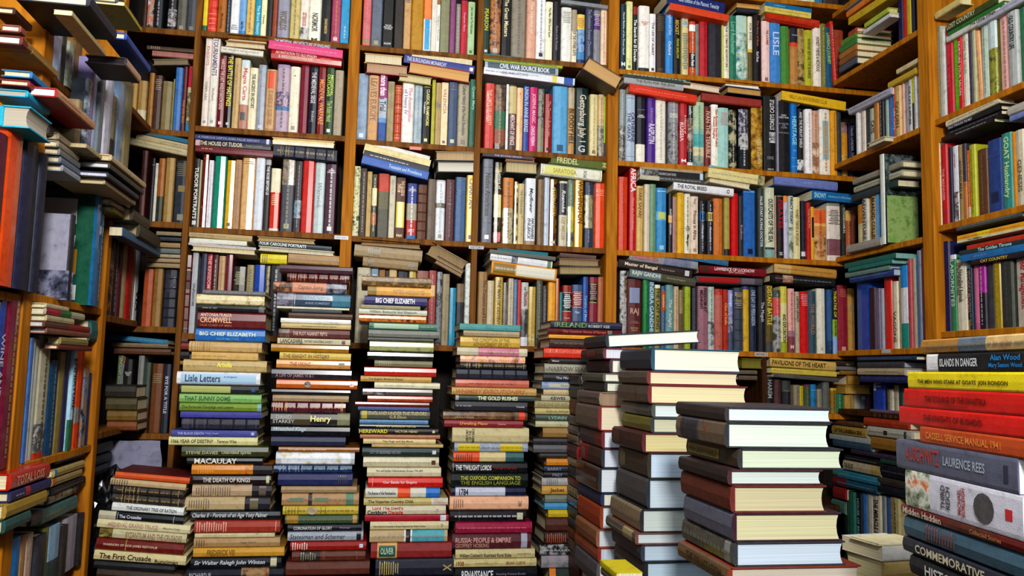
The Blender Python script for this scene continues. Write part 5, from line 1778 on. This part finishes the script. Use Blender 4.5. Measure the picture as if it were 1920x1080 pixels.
LAB = {}
for b in solo: LAB.setdefault(label_for(b), []).append(b)
for lab, l in LAB.items():
    vert = 'stack' in lab or 'lying' in lab or 'stack' in l[0]['place']
    l.sort(key=lambda b: b['c'][1] if vert else b['c'][0])
    for i, b in enumerate(l):
        b['label'] = lab if len(l) == 1 else (ORD[i] if i < 10 else 'further')+(' one down, ' if vert else ' one along, ')+lab
GROUPS = {}
def emit(b, i):
    C, P = make_book(b['T'], b['H'], b['W'], b['o'])
    root = bpy.data.objects.new('book', None); COL.objects.link(root); root.matrix_world = b['mat']; root.empty_display_size = .02
    lab = ' '.join(b['label'].split()[:16])
    root['label'] = lab; root['category'] = 'book'; root['group'] = 'books, '+b['place']
    link('cover', C.mesh('cover'), root); link('page_block', P.mesh('page_block'), root)
for i, b in enumerate(solo): emit(b, i)
big = Bag()
for b in rest:
    C, P = make_book(b['T'], b['H'], b['W'], b['o'])
    for G in (C, P):
        o = len(big.v); big.v += [b['mat'] @ v for v in G.v]
        idx = [big.mi(mt) for mt in G.mats]
        big.f += [tuple(k+o for k in f) for f in G.f]; big.m += [idx[k] for k in G.m]
so = link('books', big.mesh('books')); so['kind'] = 'stuff'; so['label'] = 'smaller second-hand books filling the gaps of the shelves and stacks'; so['category'] = 'books'
print('BOOKS', len(BOOKS), 'visible', len(vis), 'solo', len(solo), 'cut area', solo[-1]['area'])

# ------------------------------------------------------------------ shelving
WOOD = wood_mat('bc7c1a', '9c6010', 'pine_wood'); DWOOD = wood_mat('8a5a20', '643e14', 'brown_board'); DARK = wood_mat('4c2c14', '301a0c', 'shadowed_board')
def thing(name, label, cat, bag=None, group=None):
    o = link(name, bag.mesh(name) if bag else None); o['label'] = label; o['category'] = cat
    if group: o['group'] = group
    return o
def wbox(name, a, b, mat, label=None, cat='shelf', kind=None, parent=None, bev=.0015):
    c = [(a[i]+b[i])/2 for i in range(3)]; h = [abs(b[i]-a[i])/2 for i in range(3)]
    g = Bag(); g.box([-x for x in h], h, mat); me = g.mesh(name)
    bm = bmesh.new(); bm.from_mesh(me); bmesh.ops.recalc_face_normals(bm, faces=bm.faces); bmesh.ops.bevel(bm, geom=bm.edges[:], offset=min(bev, min(h)*.5), segments=1, affect='EDGES'); bm.to_mesh(me); bm.free()
    o = link(name, me, parent); o.location = c
    if label: o['label'] = label; o['category'] = cat
    if kind: o['kind'] = kind
    return o
bx = lambda px, py=300: BACK.at(px, py).x
FR = 2.4; DEP = .22; th = .017
back_case = link('bookcase', None); back_case['label'] = 'brown and orange pine bookcase built along the facing wall, full of books'; back_case['category'] = 'bookcase'
right_case = link('bookcase', None); right_case['label'] = 'orange pine bookcase along the side wall holding the CAT COUNTRY and GOAT Husbandry books'; right_case['category'] = 'bookcase'
left_case = link('bookcase', None); left_case['label'] = 'orange pine bookcase on the side wall holding the TOTAL LOSS book'; left_case['category'] = 'bookcase'
zt = lambda px, py: sz(BACK, px, py)
def board(xa, xb, z, mat, name='shelf_board', case=None): return wbox(name, (xa, FR, z-th), (xb, FR+DEP, z), mat, parent=case or back_case)
xA, xB, xC, xD, xE = bx(272), bx(368, 200), bx(660, 200), bx(897, 200), bx(1148, 200)
TOPZ, BOTZ = 2.35, .0
for (xa, xb, lst, mat) in (
    (xA-.25, xB, [(320,57),(310,245),(310,417),(300,613),(280,812)], DWOOD),
    (xB, xC, [(520,72),(508,247),(495,433),(420,627)], DWOOD),
    (xC, xD, [(783,96),(780,270),(775,449),(700,644)], DWOOD),
    (xD, xE, [(1020,114),(1020,287),(1020,461),(1010,650)], DWOOD),
    (xE, XR+.2, [(1280,142),(1300,312),(1365,480),(1400,659),(1500,775),(1500,4)], WOOD)):
    for p in lst: board(xa, xb, zt(*p), mat if p not in () else WOOD)
    z0 = zt(*lst[-1]) if lst[-1] != (1500,4) else zt(1500,775)
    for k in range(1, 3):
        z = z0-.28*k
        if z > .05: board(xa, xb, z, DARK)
def upright(x, w, mat, name='upright', y0=FR-.004, z0=0, z1=TOPZ): return wbox(name, (x-w/2, y0, z0), (x+w/2, FR+DEP, z1), mat, parent=back_case)
upright(bx(365, 160), .016, DWOOD)
post = WOOD
upright(BACK.at(660, 200).x, .032, WOOD, y0=FR-.012); upright(bx(897, 200), .018, DWOOD); upright(bx(1148, 200), .034, WOOD, y0=FR-.012)
upright(bx(1432, 560), .014, DARK, z1=zt(1500, 660)-.02)
for x_ in (xA-.24,): upright(x_, .02, DWOOD)
# right wall case
def yR(px, py=400): return RIGHT.at(px, py).y
def rboard(y0, y1, z, mat=WOOD, name='shelf_board'): return wbox(name, (XR, y0, z-th), (XR+DEP, y1, z), mat, parent=right_case)
yP = yR(1735, 400); yP2 = yR(1757, 400)
for (px, py, mt) in ((1640, 109, WOOD), (1620, 287, WOOD), (1670, 460, WOOD), (1660, 655, WOOD), (1650, 772, DARK), (1625, 1060, DARK), (1600, 1, WOOD)):
    rboard(yP, FR, szp(RIGHT, px, py, -.012), mt)
for (px, py) in ((1830, 195), (1830, 408), (1840, 618)): rboard(.55, yP2, szp(RIGHT, px, py, -.012))
zl = szp(RIGHT, 1840, 618, -.012)
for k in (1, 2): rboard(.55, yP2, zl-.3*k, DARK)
wbox('upright', (XR-.01, yP2, 0), (XR+DEP, yP, TOPZ), WOOD, parent=right_case)
wbox('upright', (XR-.01, .5, 0), (XR+DEP, .53, TOPZ), WOOD, parent=right_case)
# left wall case
def yL(px, py): return LEFT.at(px, py).y
def lboard(y0, y1, z, mat=DWOOD): return wbox('shelf_board', (XL-DEP, y0, z-th), (XL, y1, z), mat, parent=left_case)
y2a, y2b = yL(186, 640), yL(193, 640); y1a, y1b = yL(38, 580), yL(56, 580)
zL = lambda px, py, o=0: szp(LEFT, px, py, o)
for (px, py, o) in ((235, 599, -.012), (275, 228, 0), (260, 430, 0), (230, 800, 0)): lboard(y2b, FR, zL(px, py, o), DWOOD)
for (px, py, o) in ((190, 302, .03), (105, 145, 0), (110, 556, .02), (100, 853, 0)): lboard(y1b, y2a, zL(px, py, o), WOOD if py > 500 else DWOOD)
for (px, py, o) in ((20, 548, 0), (5, 880, 0), (30, 62, 0), (40, 262, 0)): lboard(.9, y1a, zL(px, py, o), WOOD)
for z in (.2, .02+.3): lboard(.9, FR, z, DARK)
wbox('upright', (XL-DEP, y2a, 0), (XL+.004, y2b, TOPZ), WOOD, parent=left_case)
wbox('upright', (XL-DEP, y1a, 0), (XL+.004, y1b, TOPZ), WOOD, parent=left_case)
# shell
wallm = wood_mat('2a2420', '1a1512', 'dark_backing')
shell = cover_mat('3a3230')
wbox('wall_back', (-2.2, FR+DEP, 0), (2.4, FR+DEP+.05, 2.6), wallm, kind='structure')
wbox('wall_right', (XR+DEP, -1.2, 0), (XR+DEP+.05, FR+DEP, 2.6), wallm, kind='structure')
wbox('wall_left', (XL-DEP-.05, -1.2, 0), (XL-DEP, FR+DEP, 2.6), wallm, kind='structure')
wbox('floor', (-2.2, -1.3, -.05), (2.4, FR+DEP, 0), wood_mat('5c4028', '3c2818', 'floor_boards'), kind='structure')
# grey paper sheet seen behind the low stack
g = Bag(); gm = cover_mat('8c8ca4')
P_ = Plane((0, 2.36, 0), (1, 0, 0)); n = 6; vs = []
for j in range(n+1):
    for i in range(n+1):
        p = P_.at(186+(302-186)*i/n, 826+(884-826)*j/n); vs.append(p+Vector((0, .01*math.sin(i*1.7+j), 0)))
g.add(vs, [(j*(n+1)+i, j*(n+1)+i+1, (j+1)*(n+1)+i+1, (j+1)*(n+1)+i) for j in range(n) for i in range(n)], gm)
o_=thing('paper_sheet', 'pale grey-lilac crumpled sheet behind the low stack in the corner', 'paper', g)
for p_ in o_.data.polygons: p_.use_smooth = True
# dark crumpled bag beside the short stack
bm = bmesh.new(); bmesh.ops.create_icosphere(bm, subdivisions=4, radius=1)
from mathutils import noise
pc = Plane((0, 2.2, 0), (1, 0, 0)).at(190, 960)
for v in bm.verts:
    d = 1+.5*noise.noise(v.co*2.3)+.2*noise.noise(v.co*7); v.co = Vector((v.co.x*.05*d, v.co.y*.05*d, v.co.z*.13*d))
me = bpy.data.meshes.new('bag'); bm.to_mesh(me); bm.free(); me.materials.append(cover_mat('0e0f14', 1))
bag = link('carrier_bag', me); bag.location = pc+Vector((-.02, .08, -.03)); bag['label'] = 'black crumpled plastic carrier bag pushed beside the short leaning stack'; bag['category'] = 'bag'
# small paper labels on the shelf edges
for (pxa, pxb, pya, pyb, s, pl) in ((627, 653, 442, 449, 'HISTORY', Plane((0, FR-.0135, 0), (1,0,0))), (879, 907, 461, 467, 'HISTORY', Plane((0, FR-.006, 0), (1,0,0))),
        (1415, 1440, 661, 668, 'HISTORY 2', Plane((0, FR-.001, 0), (1,0,0))), (768, 790, 275, 281, '', Plane((0, FR-.001, 0), (1,0,0))), (1653, 1669, 655, 662, '', Plane((XR-.001, 0, 0), (0,-1,0)))):
    a = pl.uz(pxa, (pya+pyb)/2)[0]; b2 = pl.uz(pxb, (pya+pyb)/2)[0]; z1 = pl.uz((pxa+pxb)/2, pya)[1]; z0 = pl.uz((pxa+pxb)/2, pyb)[1]
    g = Bag(); q = [pl.pt(a, z0), pl.pt(b2, z0), pl.pt(b2, z1), pl.pt(a, z1)]
    red = pxa == 768
    g.add(q+[p-pl.N*.0008 for p in q], [(0,1,2,3), (4,7,6,5), (0,4,5,1), (1,5,6,2), (2,6,7,3), (3,7,4,0)], ink_mat('c8402c' if red else 'b4b8bc'))
    if s:
        vs, fs, bb = text_geo(s, .02, 0); k = min((b2-a)*.85/(bb[1]-bb[0]), (z1-z0)*.7/(bb[3]-bb[2]))
        g.add([pl.pt((a+b2)/2+(x-(bb[0]+bb[1])/2)*k, (z0+z1)/2+(y-(bb[2]+bb[3])/2)*k, .0004) for x, y in vs], fs, ink_mat('283048'))
    lab = {627: 'white HISTORY label on the orange post between the shelves', 879: 'white HISTORY label on the shelf edge below the Native Americans book', 1415: 'grey HISTORY 2 label on the shelf edge under THE MOGULS row',
           768: 'small red label stuck on the shelf edge', 1653: 'blank grey label on the side shelf edge'}[pxa]
    thing('shelf_label', lab, 'label', g)
# supports under the free-standing stacks
zmin = {}
for b in BOOKS:
    if 'stack' in b['place']:
        cs = [b['mat'] @ Vector((x*b['T']/2, y, z)) for x in (-1, 1) for y in (0, b['W']) for z in (0, b['H'])]
        for c in cs:
            s = zmin.setdefault(b['place'], [9, 9, -9, 9, -9])
            s[0] = min(s[0], c.z)
for pl_ in list(zmin):
    last = min((b for b in BOOKS if b['place'] == pl_), key=lambda b: b['mat'].translation.z)
    cs = [last['mat'] @ Vector((x*last['T']/2, y, z)) for x in (-1, 1) for y in (0, last['W']) for z in (0, last['H'])]
    z = zmin[pl_][0]-.0005
    xs = [c.x for c in cs]; ys = [c.y for c in cs]
    mx_ = (min(xs)+max(xs))/2; my_ = (min(ys)+max(ys))/2
    wbox('wooden_block', (mx_-.035, my_-.035, 0), (mx_+.035, my_+.035, z), DARK, label=f'dark wooden block under the {pl_}', cat='block')

# ------------------------------------------------------------------ light
def area(name, loc, target, size, power, col=(1, 1, 1), sy=None):
    l = bpy.data.lights.new(name, 'AREA'); l.energy = power; l.size = size; l.color = col
    if sy: l.shape = 'RECTANGLE'; l.size_y = sy
    o = bpy.data.objects.new(name, l); COL.objects.link(o); o.location = loc
    o.rotation_euler = (Vector(target)-Vector(loc)).to_track_quat('-Z', 'Y').to_euler(); return o
area('bounced_flash', (.05, -.5, 2.15), (.25, 2.4, 1.55), .3, FLASH, (1, .97, .92))
area('overhead_fill', (.2, .9, 2.55), (.2, 1.4, 0), 1.6, OVERHEAD_FILL, (.95, .97, 1), sy=1.0)  # added soft fill from overhead, not an actual ceiling fitting
area('spine_fill', (-.75, -.5, 1.7), (0.5, 1.5, .95), .8, SPINE_FILL, (.88, .94, 1))  # added fill from the left to brighten foreground spines; no window there
w = bpy.data.worlds.new('world'); bpy.context.scene.world = w; w.use_nodes = True
w.node_tree.nodes['Background'].inputs[0].default_value = (.75, .82, 1, 1); w.node_tree.nodes['Background'].inputs[1].default_value = WORLD
sc = bpy.context.scene
sc.view_settings.view_transform = 'Standard'; sc.view_settings.look = LOOK; sc.view_settings.exposure = EXPO; sc.view_settings.gamma = 1
